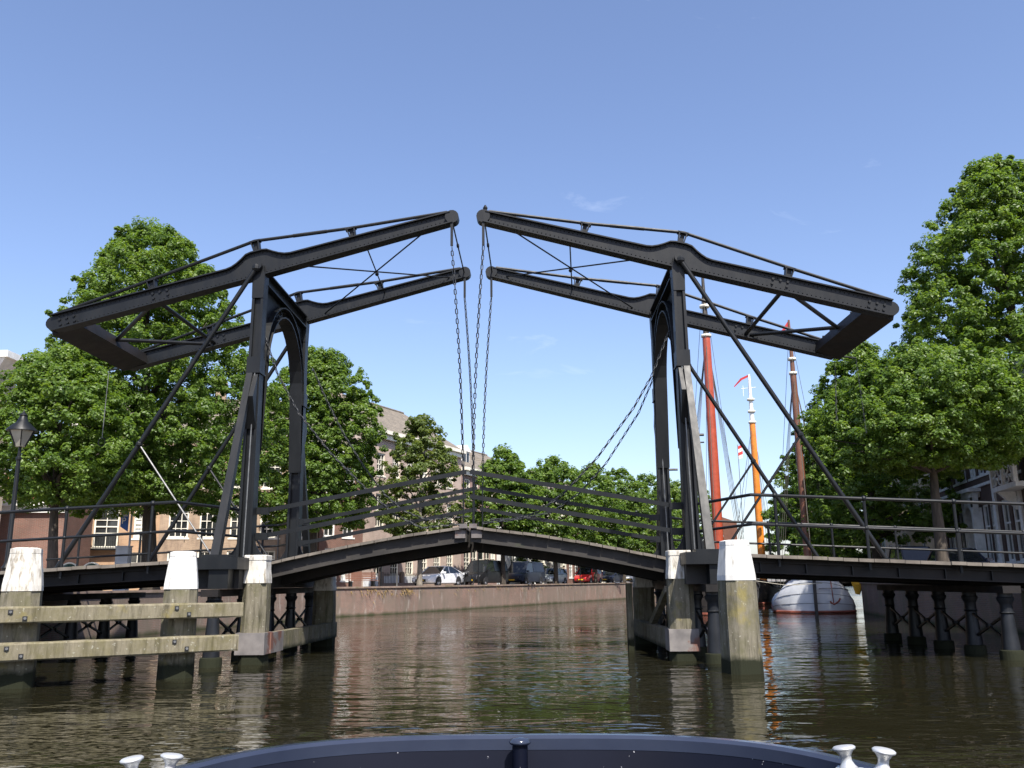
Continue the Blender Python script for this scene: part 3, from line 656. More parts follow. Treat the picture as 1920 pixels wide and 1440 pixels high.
# ------------------------------------------------------------------ chains
def link_mesh(L=0.18, W=0.092, r=0.0165, n=8, k=3):
    mb = MB(); o = []
    for i in range(n):
        a = 2*math.pi*(i+0.5)/n; x = math.cos(a)*(W/2-r); z = math.sin(a)*(W/2-r); z += (L/2-W/2)*(1 if z > 0 else -1)
        o.append(Vector((x, 0, z)))
    for i in range(n):
        d = (o[(i+1) % n]-o[i-1]).normalized(); nx = Vector((0,1,0)); ny = d.cross(nx)
        for j in range(k):
            an = 2*math.pi*j/k; mb.v.append(tuple(o[i]+(nx*math.cos(an)+ny*math.sin(an))*r))
    for i in range(n):
        for j in range(k):
            a = i*k+j; b = i*k+(j+1) % k; c = ((i+1) % n)*k+(j+1) % k; e = ((i+1) % n)*k+j
            mb.f.append((a,b,c,e))
    return mb.mesh('chain_link', M['chain'], True)
LINK = link_mesh()
def chain(label, pts, pitch=0.135, group=None, sc=1.0, name='chain'):
    pts = [Vector(p) for p in pts]; base = pts[0]
    t = thing(name, label, 'chain', tuple(base), 0, group)
    seg = [(b-a).length for a, b in zip(pts, pts[1:])]; tot = sum(seg); n = max(2, int(tot/pitch)); c = 0
    for i in range(n):
        dist = (i+0.5)/n*tot; k = 0
        while k < len(seg)-1 and dist > seg[k]: dist -= seg[k]; k += 1
        p = pts[k].lerp(pts[k+1], dist/seg[k]); d = (pts[k+1]-pts[k]).normalized()
        q = d.to_track_quat('Z', 'Y'); e = (q @ Euler((0,0,(i % 2)*math.pi/2+0.5)).to_quaternion()).to_euler()
        o_ = link('chain_link', LINK, t, None, p-base, e); o_.scale = (sc, sc, sc*(tot/n)/pitch)
    return t
for side in SIDES:
    X0, s = SIDES[side]; tb, P = BAL[side]; base = Vector((X0, 25.15, 10.28))
    for Yb, y, w in ((YN-25.15, -2.06, 'front'), (YF-25.15, 2.06, 'rear')):
        top = base + P(5.44, 0.0, Yb) + Vector((0, -0.12, -0.86)); bot = LEAF[side][1](0.985, y, 1.44)
        sag = [top.lerp(bot, k/8)+Vector((0.05*s*math.sin(math.pi*k/8), 0, 0)) for k in range(9)]
        chain(f'black lifting chain from the {side} {w} balance beam tip down to mid-span', sag, group='lifting chains')
SLACK = {('left','front'): (23.2, [(489,608),(520,700),(560,775),(620,850),(690,921),(740,965),(790,990),(862,983)]),
         ('left','rear'): (27.1, [(586,690),(612,750),(645,815),(682,875),(722,928),(757,958),(800,975),(880,968)]),
         ('right','front'): (23.2, [(1254,622),(1222,705),(1188,765),(1120,858),(1060,922),(1010,960),(960,975),(905,981)]),
         ('right','rear'): (27.1, [(1238,640),(1224,712),(1197,775),(1137,868),(1087,924),(1035,960),(980,972),(920,974)])}
for (side, w), (Yc, px_) in SLACK.items():
    chain(f'slack black chain hanging from the {side} {w} gate post to the deck', [at(x, y, Yc) for x, y in px_], group='slack hauling chains', sc=0.9)
tb, P = BAL['right']; b0 = Vector((SIDES['right'][0], 25.15, 10.28))
p0 = b0+P(-5.85,-0.3,YF-25.15); chain('short chain dangling below the tail of the right rear balance beam', [p0, p0+Vector((-0.12,0,-1.9))], sc=0.8)
p0 = b0+P(-6.5,-0.02,YF-25.05); chain('thin chain dangling from the stub arm at the right beam tail', [p0, p0+Vector((0.1,0,-2.4))], sc=0.5, pitch=0.09)
tb, P = BAL['left']; b0 = Vector((SIDES['left'][0], 25.15, 10.28)); p0 = b0+P(-6.5,-0.02,YF-25.05)
t = thing('pull_ring', 'iron ring hanging on a thin line below the left counterweight box', 'pull ring', tuple(p0), 0)
MB().tube([(0,0,0),(-0.02,0,-2.2)], 0.011, 5).build('line', M['galv'], t)
MB().tube([(0.11*math.sin(a)-0.02,0,-2.33+0.13*math.cos(a)) for a in [2*math.pi*i/14 for i in range(15)]], 0.014, 5, False).build('ring', M['iron'], t, True)

# ------------------------------------------------------------------ timber piles and fenders
def oct_ring(w, ch): return [(-w+ch,-w),(w-ch,-w),(w,-w+ch),(w,w-ch),(w-ch,w),(-w+ch,w),(-w,w-ch),(-w,-w+ch)]
def stack(mb, rings):
    o = len(mb.v); n = 8
    for (w, ch, z, jx, jy) in rings:
        for x, y in oct_ring(w, ch): mb.v.append((x+jx, y+jy, z))
    for i in range(len(rings)-1):
        for k in range(n):
            a = o+i*n+k; b = o+i*n+(k+1) % n; mb.f.append((a,b,b+n,a+n))
    e = o+(len(rings)-1)*n; mb.f.append(tuple(e+k for k in range(n))); mb.f.append(tuple(o+n-1-k for k in range(n)))
    return mb
def pile_parts(t, ox, oy, w, zj, zt, worn=False, rz=0.0, cap=True):
    rnd = random.Random(int(abs(ox*13+oy*7)*100))
    rings = []
    for z in (-1.2, 0.0, 0.4, 0.8, 1.2, zj): rings.append((w*(1.06-0.06*max(0,z)/zj)+rnd.uniform(-.006,.006), w*0.42+rnd.uniform(-.015,.015), z, rnd.uniform(-.006,.006), rnd.uniform(-.006,.006)))
    s_ = stack(MB(), rings).build('shaft', M['pile'], t); s_.location = (ox, oy, 0); s_.rotation_euler = (0,0,rz)
    c = [(w*1.015, w*0.42, zj-0.004,0,0), (w*1.0, w*0.42, zj+0.12*(zt-zj),0,0), (w*0.90, w*0.40, zj+0.5*(zt-zj),0,0), (w*0.79, w*0.36, zj+0.86*(zt-zj),0,0), (w*0.80, w*0.36, zj+0.865*(zt-zj),0,0), (w*0.79, w*0.36, zj+0.97*(zt-zj),0,0), (w*0.55, w*0.25, zt,0,0)] if cap else [(w*1.012, w*0.2, zj-0.004,0,0), (w*1.0, w*0.2, zj+0.1,0,0), (w*0.92, w*0.15, zj+0.30*(zt-zj)+0.1,0,0), (w*0.90, w*0.12, zt-0.12,0,0), (w*0.94, w*0.12, zt-0.118,0,0), (w*0.94, w*0.12, zt-0.02,0,0), (w*0.90, w*0.12, zt,0,0)]
    h = stack(MB(), c).build('painted_head', M['white_worn' if worn else 'white'], s_)
    return s_
t = thing('mooring_pile', 'octagonal timber mooring pile with clean white top standing before the right gate', 'pile', (4.07,18.55,0)); pile_parts(t, 0, 0, 0.33, 1.80, 2.60, rz=0.25)
# fence of two piles and two long beams on the left
t = thing('timber_fender', 'lichened timber guide fence with two white-topped piles and two long beams at left', 'fender', (-7.32,18.55,0))
A0 = Vector((-7.32,18.55,0)); B0 = Vector((-9.72,16.95,0)); dr = (B0-A0).normalized(); nrm = Vector((dr.y,-dr.x,0)); nrm = nrm if nrm.y < 0 else -nrm
pile_parts(t, 0, 0, 0.32, 1.74, 2.50, rz=0.3); pile_parts(t, B0.x-A0.x, B0.y-A0.y, 0.33, 1.74, 2.54, True, rz=0.4)
for z0, z1, ext in ((1.16, 1.46, 1.12), (0.50, 0.82, 1.06)):
    a = -dr*ext + nrm*0.50; b = dr*7.0 + nrm*0.50
    b_ = MB(); k = 14; hw, ch = 0.15, 0.03
    rr = random.Random(int(z0*100))
    secs = []
    for i in range(k+1):
        c = a.lerp(b, i/k); jj = rr.uniform(-.008,.008); kk = rr.uniform(-.008,.008); e_ = 0.02 if i in (0,k) else 0
        secs.append([c+nrm*(hw-e_)+Vector((0,0,z0+ch)), c+nrm*(hw-ch)+Vector((0,0,z0+jj)), c-nrm*(hw-ch)+Vector((0,0,z0+jj)), c-nrm*hw+Vector((0,0,z0+ch)), c-nrm*hw+Vector((0,0,z1-ch)), c-nrm*(hw-ch)+Vector((0,0,z1+kk)), c+nrm*(hw-ch)+Vector((0,0,z1+kk)), c+nrm*(hw-e_)+Vector((0,0,z1-ch))])
    o_ = len(b_.v)
    for sc_ in secs: b_.v += [tuple(v) for v in sc_]
    for i in range(k):
        for j in range(8): b_.f.append((o_+i*8+j, o_+i*8+(j+1) % 8, o_+(i+1)*8+(j+1) % 8, o_+(i+1)*8+j))
    b_.f.append(tuple(o_+j for j in range(8))[::-1]); b_.f.append(tuple(o_+k*8+j for j in range(8)))
    bo = b_.build('guide_beam', M['fender_beam'], t)
    for cpos in (dr*0.1, (B0-A0)+dr*0.1):
        for off, zz in ((-0.10, z1-0.09), (0.14, z0+0.09)):
            c = cpos - dr*off + nrm*(0.50+hw+0.004)
            MB().bar(c+Vector((0,0,zz-0.04)), c+Vector((0,0,zz+0.04)), 0.08, 0.02, tuple(nrm)).build('bolt_recess', M['black_plastic'], bo)
            c = c+nrm*0.012; MB().tube([c+Vector((0,0,zz)), c+nrm*0.02+Vector((0,0,zz))], 0.026, 6).build('bolt', M['galv'], bo)
def gate_fender(side, xf, xr, sgn):
    t = thing('gate_fender', f'{side} gate fender of two weathered white-topped square piles joined by a low timber', 'fender', (xf,21.55,0), 0, 'timber gate fenders')
    pile_parts(t, 0, 0, 0.285, 1.85, 2.50, True, cap=False)
    pile_parts(t, xr-xf, 5.9, 0.30, 1.62, 2.06, True, cap=False)
    d = Vector((xr-xf, 5.9, 0))
    bm = MB().bar(Vector((0.22*sgn, 0.18, 0.46)), Vector((d.x+0.22*sgn, d.y+0.3, 0.46)), 0.24, 0.44).build('low_beam', M['pile'], t)
    pl = MB().box(-0.345, 0.345, -0.345, 0.32, 0.22, 0.71); pl.build('steel_sleeve', M['rust_plate'], t)
    if side == 'left':
        pl2 = MB().bar(Vector((0.345*sgn, 0.1, 0.46)), Vector((0.36*sgn, 1.1, 0.46)), 0.06, 0.47); pl2.build('steel_strip', M['rust_plate'], t)
    else:
        MB().box(-0.95, -0.80, 3.0, 3.3, -1, 1.75).build('steady_post', M['pile'], t)
        MB().bar((-0.1,1.2,1.6), (-0.3,3.6,0.5), 0.16, 0.16).build('diagonal_timber', M['pile'], t)
gate_fender('left', -6.68, -6.42, 1); gate_fender('right', 3.38, 3.22, -1)

# ------------------------------------------------------------------ buildings
WC = {}
def window_meshes(w, h, cols, rows, fm, split, pane_mat):
    key = (round(w,2), round(h,2), cols, rows, fm, split, pane_mat)
    if key in WC: return WC[key]
    f = MB(); ft = 0.10
    f.box(0,ft,-0.05,0.06,0,h); f.box(w-ft,w,-0.05,0.06,0,h); f.box(ft,w-ft,-0.05,0.06,0,ft); f.box(ft,w-ft,-0.05,0.06,h-ft,h)
    if split: f.box(ft,w-ft,-0.03,0.05,h*split-0.04,h*split+0.04)
    b = MB(); bw = 0.022
    for i in range(1, cols):
        x = ft+(w-2*ft)*i/cols; b.box(x-bw,x+bw,-0.02,0.04,ft,h-ft)
    for j in range(1, rows):
        z = ft+(h-2*ft)*j/rows; b.box(ft,w-ft,-0.018,0.038,z-bw,z+bw)
    sill = MB().box(-0.10,w+0.10,-0.16,0.05,-0.11,0.0)
    WC[key] = (f.mesh('window', M[fm]), b.mesh('glazing_bars', M[fm]) if b.v else None, MB().box(ft-0.01,w-ft+0.01,0.03,0.05,ft-0.01,h-ft+0.01).mesh('pane', M[pane_mat]), sill.mesh('sill', M[fm]))
    return WC[key]
def house(label, p0, p1, wallH, wall_mat, rows, trim='trim', roof='tile_dark', roofH=3.0, depth=9.0, cols=(2,3), cornice=0.35, group=None, doors=(), plinth=None, chimney=None, wsp=None, dormers=(), gable=False, split=0.5, curtain=0.15, extra=None, name='house'):
    p0 = Vector((*p0, QZ)); p1 = Vector((*p1, QZ)); d = (p1-p0); W = d.length; ang = math.atan2(d.y, d.x)
    t = thing(name, label, 'house', tuple(p0), ang, group)
    ops = []
    for (z, h, w, xs) in rows:
        for x in xs: ops.append((x-w/2, z, w, h, 'w'))
    for (x, w, h) in doors: ops.append((x-w/2, 0.02, w, h, 'd'))
    ops = [o for o in ops if o[0] > 0.1 and o[0]+o[2] < W-0.1]
    xs_ = sorted({0.0, W} | {round(o[0],3) for o in ops} | {round(o[0]+o[2],3) for o in ops})
    zs_ = sorted({0.0, wallH} | {round(o[1],3) for o in ops} | {round(o[1]+o[3],3) for o in ops})
    wm = MB()
    for xa, xb in zip(xs_, xs_[1:]):
        for za, zb in zip(zs_, zs_[1:]):
            cx_, cz_ = (xa+xb)/2, (za+zb)/2
            if any(o[0]-1e-3 < cx_ < o[0]+o[2]+1e-3 and o[1]-1e-3 < cz_ < o[1]+o[3]+1e-3 for o in ops): continue
            wm.add([(xa,0,za),(xb,0,za),(xb,0,zb),(xa,0,zb)], [(0,1,2,3)])
    for (x, z, w, h, k) in ops:
        D = 0.22
        wm.add([(x,0,z),(x+w,0,z),(x+w,0,z+h),(x,0,z+h),(x,D,z),(x+w,D,z),(x+w,D,z+h),(x,D,z+h)], [(0,4,5,1),(1,5,6,2),(2,6,7,3),(3,7,4,0)])
    wm.add([(0,0,0),(0,depth,0),(0,depth,wallH),(0,0,wallH),(W,0,0),(W,depth,0),(W,depth,wallH),(W,0,wallH)], [(3,2,1,0),(4,5,6,7),(1,2,6,5)])
    if gable: wm.add([(0,0,wallH),(0,depth,wallH),(0,depth/2,wallH+roofH),(W,0,wallH),(W,depth,wallH),(W,depth/2,wallH+roofH)], [(0,2,1),(3,4,5)])
    wm.build('wall', M[wall_mat], t)
    for i, (x, z, w, h, k) in enumerate(ops):
        if k == 'w':
            pm = 'curtain' if random.random() < curtain else 'glass'
            f, b, p, sl = window_meshes(w, h, cols[0], cols[1], trim, split, pm)
            o_ = link('window', f, t, None, (x, 0.12, z)); link('pane', p, o_)
            if b: link('glazing_bars', b, o_)
            link('sill', sl, o_)
        else:
            fr = MB().box(0,0.12,-0.04,0.06,0,h).box(w-0.12,w,-0.04,0.06,0,h).box(0.12,w-0.12,-0.04,0.06,h-0.12,h).box(0.12,w-0.12,-0.03,0.05,h*0.72,h*0.72+0.08).build('door_frame', M[trim], t)
            fr.location = (x, 0.10, z)
            MB().box(0.12,w-0.12,0.0,0.05,0,h*0.72).build('door_leaf', M['door_green' if i % 2 else 'door_dark'], fr); MB().box(0.12,w-0.12,0.01,0.04,h*0.72+0.08,h-0.12).build('fanlight', M['glass'], fr)
    if cornice:
        MB().box(-0.03, W+0.03, -cornice, 0.25, wallH-0.12, wallH+0.16).box(-0.02,W+0.02,-cornice*0.55,0.02,wallH-0.50,wallH-0.12).build('cornice', M[trim], t)
    if plinth: MB().box(0.003, W-0.003, -0.05, 0.0, 0, plinth).build('plinth', M['trim_grey'], t)
    if roof:
        e = 0.25 if not cornice else cornice*0.6; z0 = wallH+0.165
        if gable: rv = [(-0.15,-e,z0),(W+0.15,-e,z0),(W+0.15,depth/2,z0+roofH),(-0.15,depth/2,z0+roofH),(-0.15,depth+e,z0),(W+0.15,depth+e,z0)]; rf = [(0,1,2,3),(3,2,5,4)]
        else:
            h_ = min(depth/2, W/2.2)
            rv = [(0,-e,z0),(W,-e,z0),(W-h_*0.6,depth/2,z0+roofH),(h_*0.6,depth/2,z0+roofH),(0,depth,z0),(W,depth,z0)]; rf = [(0,1,2,3),(3,2,5,4),(1,5,2),(0,3,4)]
        r_ = MB().add(rv, rf).build('roof', M[roof], t)
        MB().tube([Vector(rv[3]), Vector(rv[2])], 0.12, 6).build('ridge', M[roof], r_)
        for cx_ in (chimney or ()):
            MB().box(cx_-0.4,cx_+0.4,depth/2-0.35,depth/2+0.35,z0+roofH-0.6,z0+roofH+1.1).box(cx_-0.46,cx_+0.46,depth/2-0.41,depth/2+0.41,z0+roofH+1.1,z0+roofH+1.22).build('chimney', M[wall_mat], r_)
        for (x, w, h) in dormers:
            yy = depth*0.10; zz = z0+roofH*0.2
            dm = MB().box(x-w/2,x+w/2,yy,depth*0.42,zz-0.2,zz+h).build('dormer', M['trim_white'], r_)
            MB().box(x-w/2+0.1,x+w/2-0.1,yy-0.02,yy+0.02,zz+0.08,zz+h-0.12).build('dormer_pane', M['glass'], r_)
            MB().box(x-0.03,x+0.03,yy-0.04,yy-0.021,zz+0.08,zz+h-0.12).build('glazing_bars', M['trim_white'], r_)
            MB().add([(x-w/2-0.15,yy-0.15,zz+h),(x+w/2+0.15,yy-0.15,zz+h),(x+w/2+0.15,depth*0.45,zz+h+0.1),(x-w/2-0.15,depth*0.45,zz+h+0.1),(x,yy-0.15,zz+h+0.6),(x,depth*0.45,zz+h+0.6)], [(0,4,5,3),(4,1,2,5),(0,1,4)]).build('dormer_roof', M['trim_white'], r_)
    if extra: extra(t, W)
    return t
def spread(W, n, m=0.9): return [m+(W-2*m)*(i+0.5)/n for i in range(n)]
dQ = Vector((0.41, 0.912))
def balcony_left(t, W):
    x = 2.6
    b = MB().box(x-0.9,x+0.9,-0.55,0.0,2.55,2.65).build('balcony', M['iron'], t)
    for i in range(13): MB().box(x-0.88+i*0.147-0.014,x-0.88+i*0.147+0.014,-0.55,-0.52,2.65,3.5).build('baluster', M['iron'], b)
    MB().box(x-0.92,x+0.92,-0.56,-0.51,3.5,3.55).build('balcony_rail', M['iron'], b)
    MB().tube([(W-0.3,-0.06,0),(W-0.3,-0.06,11)], 0.05, 6).build('downpipe', M['galv'], t)
def anchors(t, W):
    for x in (1.6, 3.4, 6.2, 8.1):
        for z in (3.05, 6.35): MB().box(x-0.02,x+0.02,-0.03,0.0,z,z+0.5).build('wall_anchor', M['iron'], t)
    MB().tube([(W-2.6,-0.06,0),(W-2.6,-0.06,10)], 0.05, 6).build('downpipe', M['galv'], t)
house('orange brick house with small iron balcony behind the parking sign', (-30.3,56.6), (-24.7,58.2), 10.6, 'brick_orange', [(0.5,1.9,1.1,[1.0,4.6]),(2.7,2.7,1.5,[2.6]),(3.3,1.9,0.9,[0.9,4.7]),(6.6,1.9,1.1,[1.1,2.8,4.5])], 'trim', chimney=[1.2], extra=balcony_left, roofH=2.6)
house('long brown brick house with tall small-paned windows left of the gate', (-24.7,58.2), (-14.9,61.0), 10.4, 'brick_brown', [(0.4,2.1,1.25,spread(9.9,5,0.3)),(3.35,2.2,1.25,spread(10.1,5,0.2)),(6.7,2.0,1.2,spread(10.1,5,0.2))], 'trim', chimney=[3,8], extra=anchors, cols=(3,4), split=None)
house('narrow red brick house with tall white windows beside the pinkish house', (-14.9,61.4), (-12.55,64.9), 9.6, 'brick_red', [(0.5,2.2,1.05,[1.1,2.7]),(3.5,2.5,1.05,[0.95,2.75]),(6.6,1.9,1.0,[1.1,2.8])], 'trim_white', cols=(2,4))
fq = lambda k: (-12.5+dQ.x*k, 65.2+dQ.y*k)
house('tall pinkish brick house with cream cornice and grey tile roof', fq(0), fq(14.6), 11.6, 'brick_pink', [(0.9,2.0,1.15,spread(14.6,6)),(4.4,2.5,1.15,spread(14.6,6)),(8.3,1.7,1.1,spread(14.6,6))], 'trim', cornice=0.5, roofH=3.4, doors=[(8.9,1.3,3.0)] if False else (), plinth=0.8, chimney=[2.0], split=0.5, cols=(3,4))
house('plum brick house with dormer window and pale stone surrounds', fq(14.7), fq(21.5), 10.2, 'brick_plum', [(0.9,2.3,1.2,[1.0,2.3,4.9,6.0]),(4.3,2.4,1.1,spread(6.8,4,0.3)),(7.6,1.8,1.05,spread(6.8,4,0.3))], 'trim', cornice=0.45, roofH=3.2, doors=[(3.6,1.3,3.1)], dormers=[(2.4,1.3,1.1)])
specs = [('white stucco house with tall sash windows behind the dark van','stucco_white',9.2,10.4,'trim_white'),('cream stucco house behind the silver car','stucco',8.0,9.8,'trim'),('red brick house with white windows behind the red car','brick_red',7.6,10.0,'trim_white'),('pale cream house behind the dark blue car','stucco',8.4,9.4,'trim_white'),('white house at the far bend of the quay','stucco_white',9.0,9.0,'trim_white'),('brown brick house at the far bend of the quay','brick_brown',10.0,10.0,'trim'),('cream house at the end of the left quay row','stucco',10.0,9.0,'trim')]
kk = 21.6
for lb, wm_, w_, h_, tr in specs:
    house(lb, fq(kk), fq(kk+w_-0.1), h_, wm_, [(0.7,2.4,1.1,spread(w_,4,0.4)),(4.2,2.2,1.1,spread(w_,4,0.4)),(7.2,1.5,1.0,spread(w_,4,0.4))], tr, roofH=2.8, cols=(2,3), gable=(wm_ == 'brick_red')); kk += w_
house('low red brick house with white cornice at the far left edge', (-40,48.2), (-26.9,50.4), 4.9, 'brick_red', [(0.7,1.7,1.2,[3,6,9,11.6])], 'trim_white', roof='tile_red', roofH=1.9, cornice=0.4, depth=5)
pl_ = at(-10,700,45.0); zc_ = at(10,672,45.0).z-QZ
def side_cornice(t, W):
    MB().box(-0.5, W+0.95, -0.6, 2.2, zc_-0.05, zc_+0.30).build('cornice', M['trim_white'], t)
    MB().hexa([(-0.5,-0.1,zc_-0.75),(W+0.12,-0.1,zc_-0.75),(W+0.12,1.6,zc_-0.75),(-0.5,1.6,zc_-0.75)], [(-0.5,-0.5,zc_-0.05),(W+0.80,-0.5,zc_-0.05),(W+0.80,2.1,zc_-0.05),(-0.5,2.1,zc_-0.05)]).build('cove', M['trim_white'], t)
house('tall pale house whose cornice corner shows at the left picture edge', (pl_.x-6, 45.0), (pl_.x, 45.0), zc_-0.2, 'stucco_beige', [(5,2,1.1,[1.6,3.4]),(8.6,2,1.1,[1.6,3.4])], 'trim_white', cornice=None, roof=None, depth=2, extra=side_cornice)

# right bank, facades turned away from the sun
def porch(t, W):
    x = 8.0
    pb = MB()
    for sx in (-1, 1): pb.box(x+sx*0.72-0.14,x+sx*0.72+0.14,-0.42,-0.003,0,3.5)
    n = 12; arch = [(x+0.58*math.cos(math.pi*i/n), 3.0+0.58*math.sin(math.pi*i/n)) for i in range(n+1)]
    for (xa,za),(xb,zb) in zip(arch, arch[1:]): pb.add([(xa,-0.40,za),(xb,-0.40,zb),(xb,-0.40,4.0),(xa,-0.40,4.0),(xa,-0.01,za),(xb,-0.01,zb)], [(0,3,2,1),(0,1,5,4)])
    pb.box(x-0.86,x+0.86,-0.42,-0.003,3.99,4.25).box(x-1.1,x+1.1,-0.60,-0.004,4.25,4.42)
    po = pb.build('porch', M['trim_grey'], t)
    for sx in (-1, 1):
        MB().prism([(x+sx*0.86,-0.4,3.2),(x+sx*1.05,-0.4,4.2),(x+sx*1.0,-0.4,3.75),(x+sx*0.92,-0.4,3.55)], (0,0.25,0)).build('scroll_bracket', M['trim_grey'], po)
    MB().box(0.02, W-0.02, -0.10, -0.002, 4.45, 4.58).build('string_course', M['trim_grey'], t)
    for x_ in (3.9, 11.1, 14.4, 0.15): MB().box(x_-0.16,x_+0.16,-0.10,-0.003,0,4.44).box(x_-0.16,x_+0.16,-0.10,-0.003,4.59,7.95).build('pilaster', M['trim_grey'], t)
    bx_ = 15.3
    bl = MB().box(bx_-1.5,bx_+1.5,-0.9,-0.11,3.75,3.95).build('balcony', M['trim_grey'], t)
    MB().box(bx_-1.5,bx_+1.5,-0.92,-0.8,4.75,4.86).build('balcony_rail', M['trim_grey'], bl)
    for i in range(4):
        for j in range(2):
            c = Vector((bx_-1.2+i*0.8+ (0.0 if j else 0.0), -0.86, 4.16+j*0.36)); MB().tube([c+Vector((0.26*math.cos(a),0,0.17*math.sin(a))) for a in [2*math.pi*q/12 for q in range(13)]], 0.035, 5, False).build('scroll', M['trim_grey'], bl)
    for sx in (-1,0,1): MB().box(bx_+sx*1.42-0.08,bx_+sx*1.42+0.08,-0.94,-0.78,3.95,4.75).build('baluster', M['trim_grey'], bl)
    MB().prism([(bx_-1.3,-0.11,3.0),(bx_-1.3,-0.8,3.75),(bx_-1.3,-0.11,3.75)], (0.22,0,0)).build('console', M['trim_grey'], bl)
K = 1.13
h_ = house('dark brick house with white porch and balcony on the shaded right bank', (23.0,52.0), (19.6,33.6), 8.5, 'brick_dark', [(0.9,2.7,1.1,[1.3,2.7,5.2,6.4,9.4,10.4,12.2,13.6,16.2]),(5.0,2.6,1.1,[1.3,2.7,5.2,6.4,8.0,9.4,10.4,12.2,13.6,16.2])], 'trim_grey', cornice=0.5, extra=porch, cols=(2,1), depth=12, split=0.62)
h_.location = (23.0*K, 52.0*K, QZ); h_.scale = (K, K, K)
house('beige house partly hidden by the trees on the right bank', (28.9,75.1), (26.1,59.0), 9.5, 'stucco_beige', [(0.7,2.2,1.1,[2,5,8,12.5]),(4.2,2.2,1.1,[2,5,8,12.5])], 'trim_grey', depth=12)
house('white house far along the right bank behind the boats', (35,95), (29.2,75.4), 8.5, 'stucco_white', [(0.7,2.0,1.0,spread(19,7)),(4.2,2.0,1.0,spread(19,7))], 'trim_grey', depth=10)

# ------------------------------------------------------------------ trees
def leaves_mesh(seed, prof, zt, zb, R0, n_clump, per, leaf, mat, off=(0,0), shell=0.45, clump=0.75, sprig=0.30):
    rg = np.random.default_rng(seed)
    pz, pr = np.array([p[0] for p in prof]), np.array([p[1] for p in prof])
    H = zt-zb
    ph = rg.uniform(0, 6.28, 5)
    cs = []
    while len(cs) < n_clump:
        u = rg.uniform(0, 1); r = np.interp(u, pz, pr)
        if rg.uniform() > r+0.15: continue
        th = rg.uniform(0, 6.283)
        lob = 1+0.13*math.sin(2*th+ph[0]+3*u)+0.10*math.sin(3*th+ph[1]-5*u)+0.08*math.sin(5*th+ph[2]+9*u)
        q = rg.uniform(0, 1)**shell; sp_ = len(cs) < n_clump*sprig
        if sp_: q = rg.uniform(0.88, 1.08)+0.07*rg.uniform()**3
        rr = R0*r*lob*q
        cs.append((off[0]*u+rr*math.cos(th), off[1]*u+rr*math.sin(th), zb+u*H-0.10*rr+rg.normal(0,0.12), q, th))
    cs = np.array(cs)
    n = n_clump*per
    idx = np.repeat(np.arange(n_clump), per)
    cr = rg.uniform(0.55, 1.25, n_clump)*clump; cr[:int(n_clump*sprig)] *= rg.uniform(0.35, 0.75, int(n_clump*sprig))
    d = rg.normal(0, 1, (n,3)); d /= np.linalg.norm(d, axis=1)[:,None]
    rad = rg.uniform(0,1,n)**0.42
    P_ = cs[idx,:3] + d*rad[:,None]*cr[idx][:,None]*np.array([1.0,1.0,0.62])
    zs_ = np.where(np.arange(n_clump) < n_clump*sprig*0.5, 1.9, 1.0); P_[:,2] = cs[idx,2]+(P_[:,2]-cs[idx,2])*zs_[idx]
    P_[:,2] -= 0.25*(d[:,0]**2+d[:,1]**2)*rad*cr[idx]            # clumps droop at their rims
    # leaf normals: mostly up and outward, with scatter
    nrm = d*0.7 + np.array([0,0,0.75]) + rg.normal(0,0.45,(n,3)); nrm[:,0] += 0.25*np.cos(cs[idx,4]); nrm[:,1] += 0.25*np.sin(cs[idx,4])
    nrm /= np.linalg.norm(nrm, axis=1)[:,None]
    a = rg.normal(0,1,(n,3)); a -= nrm*(a*nrm).sum(1)[:,None]; a /= np.linalg.norm(a,axis=1)[:,None]; b = np.cross(nrm, a)
    s = leaf*rg.uniform(0.65,1.35,n)
    V = np.empty((n,4,3)); fold = nrm*(s*0.16)[:,None]
    V[:,0] = P_-a*s[:,None]*0.62; V[:,1] = P_+b*s[:,None]*0.42+fold; V[:,2] = P_+a*s[:,None]*0.62; V[:,3] = P_-b*s[:,None]*0.42+fold
    me = bpy.data.meshes.new('crown'); me.vertices.add(n*4); me.vertices.foreach_set("co", V.reshape(-1))
    me.loops.add(n*6); me.polygons.add(n*2)
    base = (np.arange(n)*4)[:,None]; tri = np.concatenate([base+np.array([0,1,2]), base+np.array([0,2,3])], axis=1).reshape(-1)
    me.loops.foreach_set("vertex_index", tri.astype(np.int32)); me.polygons.foreach_set("loop_start", (np.arange(n*2)*3).astype(np.int32))
    me.update(calc_edges=True)
    ct = rg.normal(0.0,0.16,n_clump)
    tint = np.clip(0.45+ct[idx]+rg.normal(0,0.17,n),0,1)
    at_ = me.attributes.new("tint", 'FLOAT', 'FACE'); at_.data.foreach_set("value", np.repeat(tint,2).astype(np.float32))
    me.materials.append(mat)
    return me, cs
